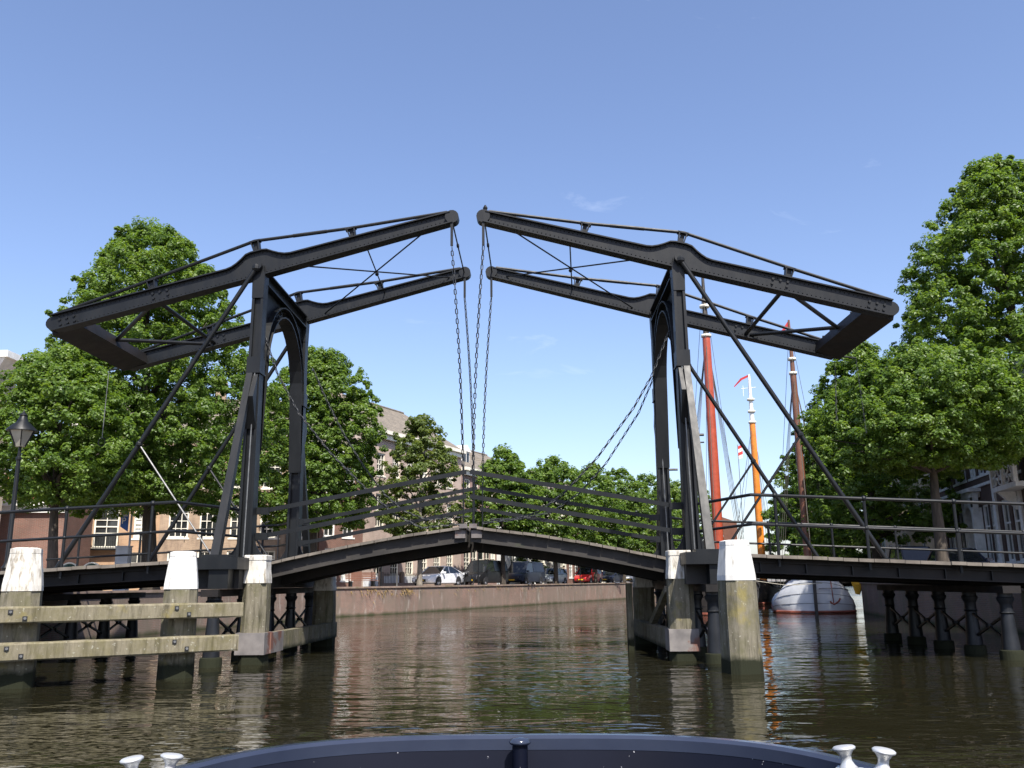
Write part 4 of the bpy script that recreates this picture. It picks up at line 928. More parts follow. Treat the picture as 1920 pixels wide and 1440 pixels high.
def trunk_mb(seed, cs, zt, r0, zfork, lean=(0,0), n_limb=16):
    rd = random.Random(seed); b = MB(); pts = []; H = zt
    for i in range(9):
        u = i/8; pts.append(Vector((lean[0]*u+rd.uniform(-.06,.06)*u, lean[1]*u+rd.uniform(-.06,.06)*u, u*H*0.86)))
    b.tube([Vector((0,0,-0.05)), Vector((0,0,0.25))]+pts[1:], [r0*1.45, r0*1.12]+[r0*(1-0.92*i/8) for i in range(1,9)], 9)
    order = sorted(range(len(cs)), key=lambda i: rd.random())[:n_limb]
    for i in order:
        e = Vector(cs[i][:3]); zs = max(zfork, min(e.z*0.75, H*0.7)) ; u = zs/(H*0.86); u = min(u, 0.95)
        k = min(int(u*8), 7); st = pts[k].lerp(pts[k+1], u*8-k); mid = st.lerp(e, 0.5)+Vector((rd.uniform(-.3,.3), rd.uniform(-.3,.3), 0.25))
        rr = r0*(1-0.9*u)*0.55+0.02; b.tube([st, mid, e], [rr, rr*0.6, 0.012], 5)
    return b
PROF_LIME = [(0,0.60),(0.08,0.86),(0.22,1.0),(0.45,0.96),(0.62,0.84),(0.78,0.62),(0.92,0.36),(1,0.16)]
PROF_BLUNT = [(0,0.6),(0.08,0.85),(0.22,1.0),(0.45,0.98),(0.65,0.88),(0.8,0.72),(0.92,0.50),(1,0.26)]
PROF_ROUND = [(0,0.45),(0.12,0.8),(0.35,1.0),(0.6,0.92),(0.8,0.68),(0.93,0.4),(1,0.12)]
PROF_TALL = [(0,0.6),(0.1,0.88),(0.3,1.0),(0.55,0.93),(0.75,0.78),(0.88,0.55),(1,0.2)]
def tree(label, x, y, zt, zb, R0, seed, prof=PROF_LIME, n=260, per=150, leaf=0.20, mat='leaf', r0=0.3, off=(0,0), bark='bark', group='trees along the quays', clump=0.75, shell=0.45):
    t = thing('tree', label, 'tree', (x,y,QZ), 0, group)
    me, cs = leaves_mesh(seed, prof, zt-QZ, zb-QZ, R0, n, per, leaf, M[mat], off, shell, clump)
    link('crown', me, t, None)
    trunk_mb(seed, cs, zt-QZ, r0, zb-QZ-0.3, off).build('trunk', M[bark], t, True)
    return t
tree('big pointed lime tree behind the left balance beam', -17.2, 40.0, 18.7, 5.4, 4.9, 11, PROF_BLUNT, 2100, 112, 0.115, r0=0.36, off=(-1.3,0), clump=0.44)
tree('smaller lime tree at the left edge beside the street lantern', -18.9, 35.0, 11.4, 5.2, 3.2, 12, PROF_ROUND, 720, 100, 0.112, r0=0.24, off=(-0.6,0), clump=0.42)
tree('round lime tree behind the left gate posts', -13.4, 53.5, 16.2, 5.4, 3.75, 13, PROF_TALL, 1300, 95, 0.135, r0=0.38, clump=0.45)
tree('olive green young tree before the pinkish house', -8.0, 62.0, 13.6, 4.7, 2.75, 14, PROF_LIME, 430, 75, 0.16, 'leaf_olive', 0.19, bark='bark_pale', clump=0.42)
tq = lambda k, o_=1.3: (-8.67+dQ.x*k-0.912*o_, 55.6+dQ.y*k+0.41*o_)
for i, (k_, h_, r_, lb) in enumerate(((17.6,12.6,3.0,'quay tree standing behind the black van'),(28.4,13.2,3.6,'quay tree standing behind the silver car'),(38.5,13.6,3.7,'quay tree standing by the red car'),(47.5,14.2,3.9,'quay tree standing by the dark blue car'),(57,14.6,4.0,'quay tree beyond the small white car'),(67,15.0,4.0,'farther quay tree just left of the right gate post'),(79,15.5,4.4,'far quay tree seen between the right gate posts'))):
    x_, y_ = tq(k_); tree(lb, x_, y_, h_, 4.6, r_, 20+i, PROF_ROUND, 480, 60, 0.205, r0=0.22, clump=0.52)
tree('huge lime tree towering at the right picture edge', 22.7, 41.5, 22.2, 7.8, 4.7, 31, PROF_LIME, 2000, 108, 0.12, r0=0.42, clump=0.45, off=(0.6,0))
tree('lime tree with dark trunk on the quay edge before the dark brick house', 17.0, 38.2, 11.7, 6.5, 4.2, 32, PROF_ROUND, 1300, 105, 0.112, r0=0.30, clump=0.42)
tree('lime tree rising behind the brown mast', 20.0, 53.5, 16.0, 4.2, 4.4, 33, PROF_LIME, 1000, 75, 0.16, r0=0.3, clump=0.48)
tree('lime tree beyond the orange mast on the right bank', 22.3, 66.0, 13.8, 4.0, 4.2, 34, PROF_ROUND, 600, 75, 0.18, r0=0.28, clump=0.5)
tree('small lime tree far along the right bank', 27.0, 82.0, 13.0, 3.6, 4.4, 35, PROF_ROUND, 170, 120, 0.28, r0=0.25)
tree('farthest lime tree of the right bank', 32.0, 99.0, 13.5, 3.4, 4.6, 36, PROF_ROUND, 150, 110, 0.32, r0=0.25)
tree('distant tree at the canal bend', 37.0, 124.0, 15.0, 3.0, 6.0, 37, PROF_ROUND, 170, 110, 0.38, r0=0.28)
tree('low bushy tree growing between the person and the red car', -0.3, 88.5, 7.0, 2.2, 1.5, 38, PROF_ROUND, 60, 90, 0.22, r0=0.1)

# ------------------------------------------------------------------ boats
def hull(t, W, L, zbow, zmid, mat, rnd=3.0, low=None, sl=4.6, se=1.6, tumble=None):
    """bluff-bowed barge, bow at y=0 towards the viewer, running away along +y"""
    st = [0.0,0.12,0.35,0.7,1.2,1.9,2.8,4.2,6.5,L*0.6,L*0.85,L-0.4,L]
    def hw(y, k):
        T = rnd; u = min(1, y/T); f = (1-(1-u)**2.6)**0.5
        e = 1.0 if y < L-3 else (1-((y-(L-3))/3)**2*0.45)
        return max(0.03, W/2*f*e)*k
    levels = [-0.5, 0.02, 0.25, 0.5, 0.78, 1.0]; kf = tumble or [0.62,0.84,0.93,0.98,1.0,0.99]
    def sheer(y): return zmid+(zbow-zmid)*max(0,(1-y/sl))**se
    rows_ = []
    for y in st:
        top = sheer(y); rows_.append([(hw(y, kf[i]), y+(0.30*(1-i/5) if y < 1 else 0), (lv if lv < 0 else lv*top)) for i, lv in enumerate(levels)])
    m_ = MB(); n = len(levels)
    for row in rows_: m_.v += [(-a,b,c) for a,b,c in row]+[(a,b,c) for a,b,c in row]
    for i in range(len(st)-1):
        for j in range(n-1):
            a = i*2*n+j; m_.f.append((a,a+1,a+1+2*n,a+2*n)); a += n; m_.f.append((a,a+2*n,a+1+2*n,a+1))
        m_.f.append((i*2*n+n-1, i*2*n+2*n-1, (i+1)*2*n+2*n-1, (i+1)*2*n+n-1))
    for j in range(n-1): m_.f.append((j, n+j, n+j+1, j+1)); e = (len(st)-1)*2*n; m_.f.append((e+j, e+j+1, e+n+j+1, e+n+j))
    h = m_.build('hull', M[mat], t, 'auto')
    for sx in (-1, 1):                                         # heavy wale along the sheer
        MB().tube([(sx*(r_[-1][0]+0.02), r_[-1][1]-0.02, r_[-1][2]+0.02) for r_ in rows_], 0.085, 6).build('wale', M['tar'], t, True)
        for j, lv in ((3,0),(2,0),(4,0)):
            MB().tube([(sx*(r_[j][0]+0.004), r_[j][1]-0.004, r_[j][2]) for r_ in rows_[:9]], 0.010, 4).build('plank_seam', M['tar'], h)
        if low: MB().tube([(sx*(r_[1][0]+0.01), r_[1][1]-0.01, 0.07) for r_ in rows_], 0.07, 5).build('boot_top', M[low], t)
    MB().bar((0,-0.03,-0.5), (0,-0.14,zbow+0.28), 0.17, 0.20, (0,1,0)).build('stem', M['tar'], t)
    return sheer
def mast(t, base, ztop, r0, mat, tip=None, zband=None):
    bx, by, bz = base
    zb = zband or ztop
    MB().tube([(bx,by,bz),(bx,by,(bz+zb)/2),(bx,by,zb)], [r0,r0*0.95,r0*0.8], 12).build('mast', M[mat], t, 'auto')
    if zband:
        MB().tube([(bx,by,zb),(bx,by,zb+0.4),(bx,by,ztop)], [r0*0.62,r0*0.6,r0*0.28], 10).build('topmast', M[tip], t, 'auto')
        for z in (zb, zb+0.9, zb+1.9): MB().lathe([(r0*1.02,-0.08),(r0*1.05,0),(r0*1.02,0.08)], 12, (bx,by,z)).build('mast_band', M['galv'] if False else M['trim'], t, True)
def rig(t, top, feet, r_=0.013, mat='rope'):
    for f in feet: MB().tube([top, f], r_, 4).build('shroud', M[mat], t)
# white barge
t = thing('barge', 'white bluff-bowed sailing barge with dark stem moored under the right approach', 'barge', (15.05,49.6,0), R(-14))
hull(t, 4.4, 19, 2.1, 1.02, 'hull_white', 2.3, 'redlead', 2.6, 1.0, [0.80,0.985,1.0,0.96,0.86,0.70])
MB().box(-1.2,1.2,4.2,11,1.2,2.15).add([(-1.25,4.15,2.15),(1.25,4.15,2.15),(1.25,11.05,2.15),(-1.25,11.05,2.15),(0,4.15,2.4),(0,11.05,2.4)], [(0,1,4),(3,5,2),(0,4,5,3),(1,2,5,4)]).build('hatch_cover', M['hatch_green'], t)
mb_ = at(1510,1000,53.5); loc = t.matrix_world
def lcl(t_, p): 
    return Matrix.Translation(t_.location) @ Matrix.Rotation(t_.rotation_euler.z, 4, 'Z')
mi = lcl(t, 0).inverted()
mb_l = mi @ Vector((at(1500,860,53.5).x, 53.5, 1.3)); top_z = at(1480,600,53.5).z; band_z = at(1486,700,53.5).z
mast(t, tuple(mb_l), top_z, 0.235, 'brown_varnish', 'brown_varnish', band_z)
rig(t, Vector((mb_l.x, mb_l.y, band_z)), [Vector((sx*(1.55+0.15*k), mb_l.y+0.4+k*0.7, 1.3)) for sx in (-1,1) for k in range(4)]+[Vector((0,0.2,2.1)), Vector((0.3,16,2.0)), Vector((-0.2,15,2.0))])
rig(t, Vector((mb_l.x, mb_l.y, top_z-0.4)), [Vector((0,0.0,2.2)), Vector((1.9,mb_l.y+2.5,1.3)), Vector((-1.9,mb_l.y+2.5,1.3))])
c = Vector((mb_l.x,mb_l.y,top_z)); MB().add([c, c+Vector((-0.55,0,-0.75)), c+Vector((-0.6,0.02,-1.0)), c+Vector((0,0,-0.35))], [(0,1,2,3)]).build('pennant', M['flag_red'], t)
MB().tube([(0.85,-0.02,1.75),(0.9,-0.32,0.55)], 0.03, 6).tube([(0.72,-0.34,0.62),(0.9,-0.34,0.48),(1.15,-0.3,0.62),(1.25,-0.3,0.8)], 0.05, 6).build('anchor', M['redlead'], t, True)
MB().tube([(0.2,-0.2,1.3),(1.3,-0.1,1.32),(1.75,0.35,1.2)], 0.03, 5).build('rubbing_bar', M['galv'], t)
cl = MB(); k = 6
for i in range(k):
    for j in range(3): pass
cl.add([(1.75,1.1,2.15),(2.35,1.25,2.1),(2.5,1.2,1.4),(2.35,1.1,0.95),(2.15,1.05,1.0),(2.0,1.0,1.6),(1.85,1.3,2.1),(2.4,1.5,2.05),(2.6,1.4,1.35),(2.4,1.35,0.95),(2.2,1.3,1.0)], [(0,1,2,5),(5,2,3,4),(6,8,7),(6,10,9,8),(1,7,8,2),(2,8,9,3),(0,6,7,1),(4,3,9,10),(5,4,10,6),(0,5,6)]).build('yellow_canvas', M['yellow'], t)
# dark barge with the red mast
t = thing('barge', 'dark tarred sailing barge with tall red mast behind the right gate', 'barge', (9.6,48.2,0), R(-10))
hull(t, 4.4, 20, 1.95, 1.2, 'tar', 2.4, 'redlead')
MB().box(-1.3,1.3,5,12,1.2,2.0).build('hatch_cover', M['hatch_green'], t)
mi = lcl(t,0).inverted(); bz = at(1347,1010,53.0); tp = at(1316,512,53.0); bd = at(1319,630,53.0)
b_l = mi @ Vector((bz.x,53.0,1.2)); mast(t, tuple(b_l), tp.z, 0.30, 'red_varnish', 'tar', bd.z)
rig(t, Vector((b_l.x,b_l.y,bd.z)), [Vector((sx*(1.6+0.16*k), b_l.y+0.3+k*0.8, 1.4)) for sx in (-1,1) for k in range(5)]+[Vector((0,0.2,2.1)), Vector((0.2,17,2.0)), Vector((-0.4,17,2.0))])
rig(t, Vector((b_l.x,b_l.y,tp.z-0.6)), [Vector((0,-0.05,2.2)), Vector((1.9,b_l.y+3,1.4)), Vector((-1.9,b_l.y+3,1.4)), Vector((0,19,2.0))])
MB().tube([(b_l.x-1.5,b_l.y-0.4,at(1330,830,53).z),(b_l.x-0.5,b_l.y-0.3,at(1330,830,53).z)], 0.05, 6).build('spreader', M['iron'], t)
sh = at(1365,960,51); bl_ = mi @ Vector((sh.x,51.0,0)); MB().hexa([(bl_.x-0.25,bl_.y-0.1,1.2),(bl_.x+0.25,bl_.y-0.1,1.2),(bl_.x+0.25,bl_.y+0.1,1.2),(bl_.x-0.25,bl_.y+0.1,1.2)], [(bl_.x-0.35,bl_.y-0.1,5.3),(bl_.x+0.45,bl_.y-0.1,5.0),(bl_.x+0.45,bl_.y+0.1,5.0),(bl_.x-0.35,bl_.y+0.1,5.3)]).build('leeboard', M['brown_varnish'], t)
MB().lathe([(0.05,-0.4),(0.17,-0.25),(0.19,0.05),(0.12,0.3),(0.03,0.4)], 10, (1.75,0.6,0.85)).build('boat_fender', plain('fender_navy', (0.03,0.03,0.07), 0.5), t, True)
MB().tube([(1.6,0.5,1.8),(3.5,0.2,1.5),(5.3,0.4,1.6)], 0.02, 5).build('mooring_rope', M['rope_pale'], t)
# third barge, mostly its honey mast
t = thing('barge', 'sailing barge with honey coloured mast and white topmast beyond the other barges', 'barge', (15.2,69.0,0), R(-24))
hull(t, 4.2, 18, 1.9, 1.2, 'tar', 2.4, 'redlead')
mi = lcl(t,0).inverted(); bz = at(1428,1040,72); tp = at(1401,702,72); bd = at(1406,792,72)
b_l = mi @ Vector((bz.x,72.0,1.2)); mast(t, tuple(b_l), tp.z, 0.30, 'orange_varnish', 'trim_white', bd.z)
rig(t, Vector((b_l.x,b_l.y,bd.z)), [Vector((sx*(1.5+0.2*k), b_l.y+0.3+k*0.9, 1.4)) for sx in (-1,1) for k in range(4)]+[Vector((0,0.2,2.1)), Vector((0.2,15,2.0))], 0.016)
c = Vector((b_l.x,b_l.y,tp.z)); MB().add([c, c+Vector((-0.7,0,-0.25)), c+Vector((-1.3,0.1,-0.85)), c+Vector((-1.28,0.1,-0.95)), c+Vector((-0.6,0,-0.42)), c+Vector((0,0,-0.2))], [(0,1,4,5),(1,2,3,4)]).build('pennant', M['flag_red'], t)
MB().tube([c+Vector((-0.7,0,-1.15)), c+Vector((0.5,0,-1.15))], 0.025, 5).tube([c+Vector((-0.55,0,-1.8)), c+Vector((-0.55,0,-0.9))], 0.02, 5).build('yard_aerial', M['trim_white'], t)
t2 = at(1384,850,60); fl = thing('flag', 'small red and white flag flying between the red and honey masts', 'flag', (t2.x,60,t2.z-0.9))
MB().tube([(0,0,-4.4),(0,0,1.5)], 0.02, 5).build('flag_staff', M['rope'], fl)
for k_, mt in ((0,'trim_white'),(1,'flag_red'),(2,'trim_white'),(3,'flag_red')): MB().add([(0.02,0,0.5+k_*0.22),(0.30+k_*0.03,0.08,0.62+k_*0.24),(0.30+k_*0.03,0.08,0.84+k_*0.24),(0.02,0,0.72+k_*0.22)], [(0,1,2,3)]).build('stripe', M[mt], fl)

# ------------------------------------------------------------------ parked cars
WHEEL = {}
def wheels(t, xs, hw, r):
    if r not in WHEEL:
        ty = MB(); n = 18; prof = [(r*0.62,-0.10),(r*0.93,-0.105),(r,-0.07),(r,0.07),(r*0.93,0.105),(r*0.62,0.10)]
        o = 0
        for rr, y in prof:
            for k in range(n): a = 2*math.pi*k/n; ty.v.append((rr*math.cos(a), y, rr*math.sin(a)))
        for i in range(len(prof)-1):
            for k in range(n): ty.f.append((i*n+k, i*n+(k+1) % n, (i+1)*n+(k+1) % n, (i+1)*n+k))
        rm = MB(); rm.v = [(0,-0.085,0)]
        for k in range(20): a = 2*math.pi*k/20; rr = r*0.62 if k % 4 < 3 else r*0.60; rm.v.append((rr*math.cos(a), -0.075 if k % 4 < 2 else -0.03, rr*math.sin(a)))
        for k in range(20): rm.f.append((0, 1+k, 1+(k+1) % 20))
        rm2 = MB(); rm2.v = [(x, -y, z) for x,y,z in rm.v]; rm2.f = [f[::-1] for f in rm.f]
        rm.add(rm2.v, rm2.f)
        WHEEL[r] = (ty.mesh('tyre', M['tyre'], 'auto'), rm.mesh('rim', M['rim']))
    for x in xs:
        for sy in (-1, 1):
            w = link('wheel', WHEEL[r][0], t, None, (x, sy*(hw-0.09), r)); link('rim', WHEEL[r][1], w)
            ar = MB(); n = 16; ar.v = [(x, sy*(hw+0.004), r)]+[(x+r*1.17*math.cos(math.pi*k/n), sy*(hw+0.004), r+r*1.17*math.sin(math.pi*k/n)) for k in range(n+1)]
            ar.f = [(0,k+1,k+2) for k in range(n)]; ar.build('wheel_arch', M['black_plastic'], t)
def car(label, pos, heading, kind, pm, deco=None):
    t = thing('parked_car' if kind != 'van' else 'parked_van', label, 'car' if kind != 'van' else 'van', (*pos, QZ+0.004), heading, 'vehicles parked along the quays')
    S = {'coupe': dict(L=4.75, hw=0.90, body=[(-2.37,0.45,0.72,0.72),(-2.2,0.28,0.98,0.84),(-1.5,0.2,1.0,0.90),(0,0.2,0.93,0.91),(1.0,0.2,0.90,0.90),(1.9,0.24,0.78,0.86),(2.25,0.28,0.66,0.78),(2.38,0.38,0.55,0.66)], gh=[(-1.95,0.99),(-0.75,1.40),(0.15,1.41),(1.05,0.91)], r=0.34, wx=(-1.42,1.42)),
         'hatch': dict(L=4.2, hw=0.87, body=[(-2.08,0.42,0.85,0.75),(-1.95,0.26,1.0,0.84),(-1.2,0.2,0.98,0.87),(0.2,0.2,0.94,0.87),(1.0,0.22,0.92,0.86),(1.7,0.24,0.78,0.82),(2.0,0.3,0.65,0.72),(2.1,0.4,0.55,0.60)], gh=[(-1.95,0.99),(-1.45,1.45),(0.1,1.48),(1.1,0.92)], r=0.31, wx=(-1.3,1.3)),
         'mpv': dict(L=4.15, hw=0.86, body=[(-2.05,0.4,1.0,0.78),(-1.95,0.26,1.05,0.84),(-1.0,0.2,1.05,0.86),(0.4,0.22,1.02,0.86),(1.1,0.24,1.0,0.84),(1.75,0.26,0.85,0.80),(2.02,0.32,0.65,0.72),(2.08,0.4,0.55,0.62)], gh=[(-2.0,1.04),(-1.85,1.76),(0.35,1.80),(1.25,1.0)], r=0.31, wx=(-1.3,1.35)),
         'van': dict(L=4.9, hw=0.95, body=[(-2.45,0.4,1.12,0.90),(-2.4,0.26,1.15,0.94),(-1.0,0.22,1.15,0.95),(0.8,0.24,1.13,0.95),(1.45,0.26,1.08,0.93),(2.15,0.28,0.95,0.88),(2.4,0.35,0.75,0.80),(2.46,0.42,0.58,0.70)], gh=[(-2.42,1.14),(-2.33,1.92),(0.75,1.95),(1.65,1.08)], r=0.33, wx=(-1.5,1.55))}[kind]
    b = MB(); n = 10
    for (x, zb, zt, hw) in S['body']:
        zm = zb+(zt-zb)*0.55
        half = [(hw*0.86,zb),(hw*0.98,zb+0.07),(hw,zm),(hw*0.975,zt-0.07),(hw*0.87,zt)]
        b.v += [(x,-a,c) for a,c in half]+[(x,a,c) for a,c in reversed(half)]
    k = len(S['body'])
    for i in range(k-1):
        for j in range(n): b.f.append((i*n+j, (i+1)*n+j, (i+1)*n+(j+1) % n, i*n+(j+1) % n))
    b.f.append(tuple(range(n))); b.f.append(tuple((k-1)*n+n-1-j for j in range(n)))
    b.build('body', pm, t, 'auto')
    (x0,z0),(x1,z1),(x2,z2),(x3,z3) = S['gh']; hw = S['hw']; wb, wt = hw*0.93, hw*0.76
    gl = MB().hexa([(x0,-wb,z0-0.05),(x3,-wb,z3-0.05),(x3,wb,z3-0.05),(x0,wb,z0-0.05)], [(x1,-wt,z1),(x2,-wt,z2),(x2,wt,z2),(x1,wt,z1)]).build('glazing', M['carglass'], t)
    rf = MB(); e = 0.02
    rf.hexa([(x1-e,-wt-e,z1-0.03),(x2+e,-wt-e,z2-0.03),(x2+e,wt+e,z2-0.03),(x1-e,wt+e,z1-0.03)], [(x1+0.15,-wt+0.12,z1+0.05),(x2-0.18,-wt+0.12,z2+0.05),(x2-0.18,wt-0.12,z2+0.05),(x1+0.15,wt-0.12,z1+0.05)]); rf.build('roof', pm, t, 'auto')
    for sy in (-1,1):
        for (a, c) in (((x0,z0-0.03),(x1,z1)), ((x3,z3-0.03),(x2,z2))): MB().bar((a[0],sy*(wb+0.004),a[1]), (c[0],sy*(wt+0.004),c[1]), 0.07, 0.05).build('pillar', pm, t)
        xm = (x1+x2)/2+0.1; MB().bar((xm,sy*(wb+0.004),z0-0.03), (xm-0.03,sy*(wt+0.004),z1), 0.08, 0.03).build('pillar', pm, t)
        MB().box(x3-0.32,x3-0.14,min(sy*(hw-0.02),sy*(hw+0.19)),max(sy*(hw-0.02),sy*(hw+0.19)),z3-0.0,z3+0.15).build('mirror', pm, t)
        xf, zf = S['body'][-2][0], S['body'][-2][2]
        MB().hexa([(xf-0.20,sy*0.84*hw,zf-0.12),(xf+0.06,sy*0.62*hw,zf-0.16),(xf-0.12,sy*0.45*hw,zf-0.12),(xf-0.3,sy*0.6*hw,zf-0.1)], [(xf-0.24,sy*0.82*hw,zf+0.035),(xf+0.0,sy*0.62*hw,zf+0.01),(xf-0.14,sy*0.45*hw,zf+0.03),(xf-0.3,sy*0.6*hw,zf+0.04)]).build('headlight', M['lamp_glass'], t)
        MB().box(S['body'][0][0]-0.01,S['body'][0][0]+0.12,min(sy*0.55,sy*0.80)*hw,max(sy*0.55,sy*0.80)*hw,0.72,0.90).build('tail_light', M['flag_red'], t)
    xf = S['body'][-1][0]
    MB().box(xf-0.10,xf+0.012,-0.42,0.42,0.34,0.52).build('grille', M['black_plastic'], t)
    MB().box(xf+0.012,xf+0.03,-0.26,0.26,0.40,0.51).build('number_plate', M['plate'], t)
    if kind == 'van':   # solid panel aft of the door
        for sy in (-1,1): MB().hexa([(x0+0.05,sy*(wb+0.006),z0),(-0.1,sy*(wb+0.006),z0),(-0.1,sy*(wb+0.012),z0),(x0+0.05,sy*(wb+0.012),z0)], [(x1+0.04,sy*(wt+0.006),z1-0.02),(-0.1,sy*(wt+0.006),z1-0.02),(-0.1,sy*(wt+0.014),z1-0.02),(x1+0.04,sy*(wt+0.014),z1-0.02)]).build('side_panel', pm, t)
    wheels(t, S['wx'], hw, S['r'])
    if deco:
        for (mt, pts) in deco:
            d_ = MB(); d_.v = [(x, -(hw+0.012 if z < z0 else hw+0.012-(z-z0)/(z1-z0)*(hw-wt)+0.01), z) for x,z in pts]; d_.v += [(x, y+0.004, z) for x,y,z in d_.v]; n_ = len(pts)
            d_.f = [tuple(range(n_)), tuple(range(2*n_-1,n_-1,-1))]; d_.build('livery_mark', M[mt], t)
    return t
cl_ = lambda k, o_=2.25: (-8.67+dQ.x*k-0.912*o_, 55.6+dQ.y*k+0.41*o_)
HD = math.atan2(-dQ.y, -dQ.x)
def zig(x, z0, z1, w=0.05): 
    n = 5; a = [(x+(0.12 if i % 2 else -0.12), z0+(z1-z0)*i/n) for i in range(n+1)]; return [(p[0]-w,p[1]) for p in a]+[(p[0]+w,p[1]) for p in reversed(a)]
W_, K_, DB, SV, RD, BL, OR = paint('white_paintwork',(0.72,0.73,0.74)), paint('black_paintwork',(0.010,0.010,0.011)), paint('dark_blue_paintwork',(0.012,0.016,0.03)), paint('silver_paintwork',(0.27,0.30,0.32)), paint('red_paintwork',(0.42,0.018,0.018)), paint('navy_paintwork',(0.012,0.016,0.032)), paint('orange_paintwork',(0.50,0.06,0.015))
circ = lambda x,z,r: [(x+r*math.cos(2*math.pi*i/12), z+r*1.1*math.sin(2*math.pi*i/12)) for i in range(12)]
car('white coupe parked nearest on the left quay', cl_(9.0), HD, 'coupe', W_)
car('black van with orange and white lettering parked behind the white coupe', cl_(16.2), HD, 'van', K_, [('orange_mark',circ(-0.2,1.45,0.3)),('trim_white',zig(-0.8,0.55,1.5)),('orange_mark',circ(-2.0,0.9,0.28)),('orange_mark',[(1.3,0.85),(2.0,0.7),(2.1,0.85),(1.5,1.0)]),('trim_white',[(-0.3,1.25),(-1.3,1.32),(-1.3,1.38),(-0.3,1.33)])])
car('dark van with white zigzag stripes parked behind the black van', cl_(23.6), HD, 'van', DB, [('trim_white',zig(-0.4,0.6,1.7,0.03)),('trim_white',zig(-1.0,0.6,1.7,0.03)),('trim_white',zig(-1.6,0.6,1.6,0.03)),('trim_white',zig(-2.1,0.7,1.6,0.03))])
car('silver hatchback parked behind the dark van', cl_(29.5), HD, 'hatch', SV)
car('red people carrier parked on the left quay', cl_(39.0), HD, 'mpv', RD)
car('dark blue hatchback parked behind the red car', cl_(45.8), HD, 'hatch', BL)
car('small white car parked far along the left quay', cl_(54), HD, 'hatch', W_)
car('orange car parked last on the left quay', cl_(61), HD, 'hatch', OR)
car('dark car parked in the shade of the right bank', (18.6,40.2), R(-98), 'hatch', BL)
car('dark estate parked behind the other car on the right bank', (19.3,46.6), R(-98), 'mpv', K_)
# motorcycle between the coupe and the van
x_, y_ = cl_(12.4,1.7)
t = thing('motorcycle', 'black motorcycle parked between the white coupe and the black van', 'motorcycle', (x_,y_,QZ), HD)
for x in (-0.7,0.7):
    MB().tube([(x+0.27*math.cos(a),0,0.31+0.27*math.sin(a)) for a in [2*math.pi*i/16 for i in range(17)]], 0.055, 6, False).build('wheel', M['tyre'], t, True)
MB().hexa([(-0.45,-0.14,0.35),(0.35,-0.14,0.35),(0.35,0.14,0.35),(-0.45,0.14,0.35)], [(-0.3,-0.13,0.7),(0.3,-0.15,0.8),(0.3,0.15,0.8),(-0.3,0.13,0.7)]).build('engine', M['black_plastic'], t)
MB().hexa([(-0.8,-0.12,0.72),(0.0,-0.14,0.70),(0.0,0.14,0.70),(-0.8,0.12,0.72)], [(-0.85,-0.1,0.85),(-0.05,-0.11,0.78),(-0.05,0.11,0.78),(-0.85,0.1,0.85)]).build('saddle', M['black_plastic'], t)
MB().ball((0.22,0,0.86),0.2).build('fuel_tank', K_, t, True)
MB().tube([(0.72,0,0.31),(0.48,0,1.0)], 0.035, 6).tube([(0.42,-0.36,1.05),(0.5,0,1.0),(0.42,0.36,1.05)], 0.02, 6).build('fork', M['rim'], t)
MB().ball((0.62,0,0.88),0.1).build('headlight', M['lamp_glass'], t, True)

# ------------------------------------------------------------------ street furniture
def lantern_post(label, x, y, z, H, sc=1.0):
    t = thing('street_lantern', label, 'street lamp', (x,y,z), 0, 'old street lanterns')
    MB().lathe([(0.19,0),(0.19,0.1),(0.15,0.16),(0.13,0.8),(0.16,0.86),(0.10,0.95),(0.075,1.05),(0.06,H-1.5),(0.085,H-1.47),(0.085,H-1.40),(0.05,H-1.36),(0.04,H-1.05)], 12).build('column', M['iron'], t, 'auto')
    s = sc; z0 = H-1.05
    MB().lathe([(0.15*s,z0),(0.17*s,z0+0.04),(0.40*s,z0+0.52*s)], 6).build('lantern_glass', M['lantern'], t)
    for k in range(6):
        a = 2*math.pi*k/6; MB().bar((0.16*s*math.cos(a),0.16*s*math.sin(a),z0+0.02), (0.405*s*math.cos(a),0.405*s*math.sin(a),z0+0.52*s), 0.03, 0.03).build('lantern_bar', M['iron'], t)
    MB().lathe([(0.47*s,z0+0.51*s),(0.46*s,z0+0.56*s),(0.17*s,z0+0.83*s),(0.11*s,z0+1.0*s),(0.13*s,z0+1.03*s),(0.08*s,z0+1.1*s),(0.03*s,z0+1.14*s),(0.01,z0+1.22*s)], 12).build('lantern_cap', M['iron'], t, 'auto')
p = at(10,1085,28.0); lantern_post('old lantern with conical cap on the quay at the left edge', p.x, 28.0, QZ, 5.75)
p = at(1655,1050,60); lantern_post('small old lantern under the trees on the right bank', p.x, 60, QZ, 4.9)
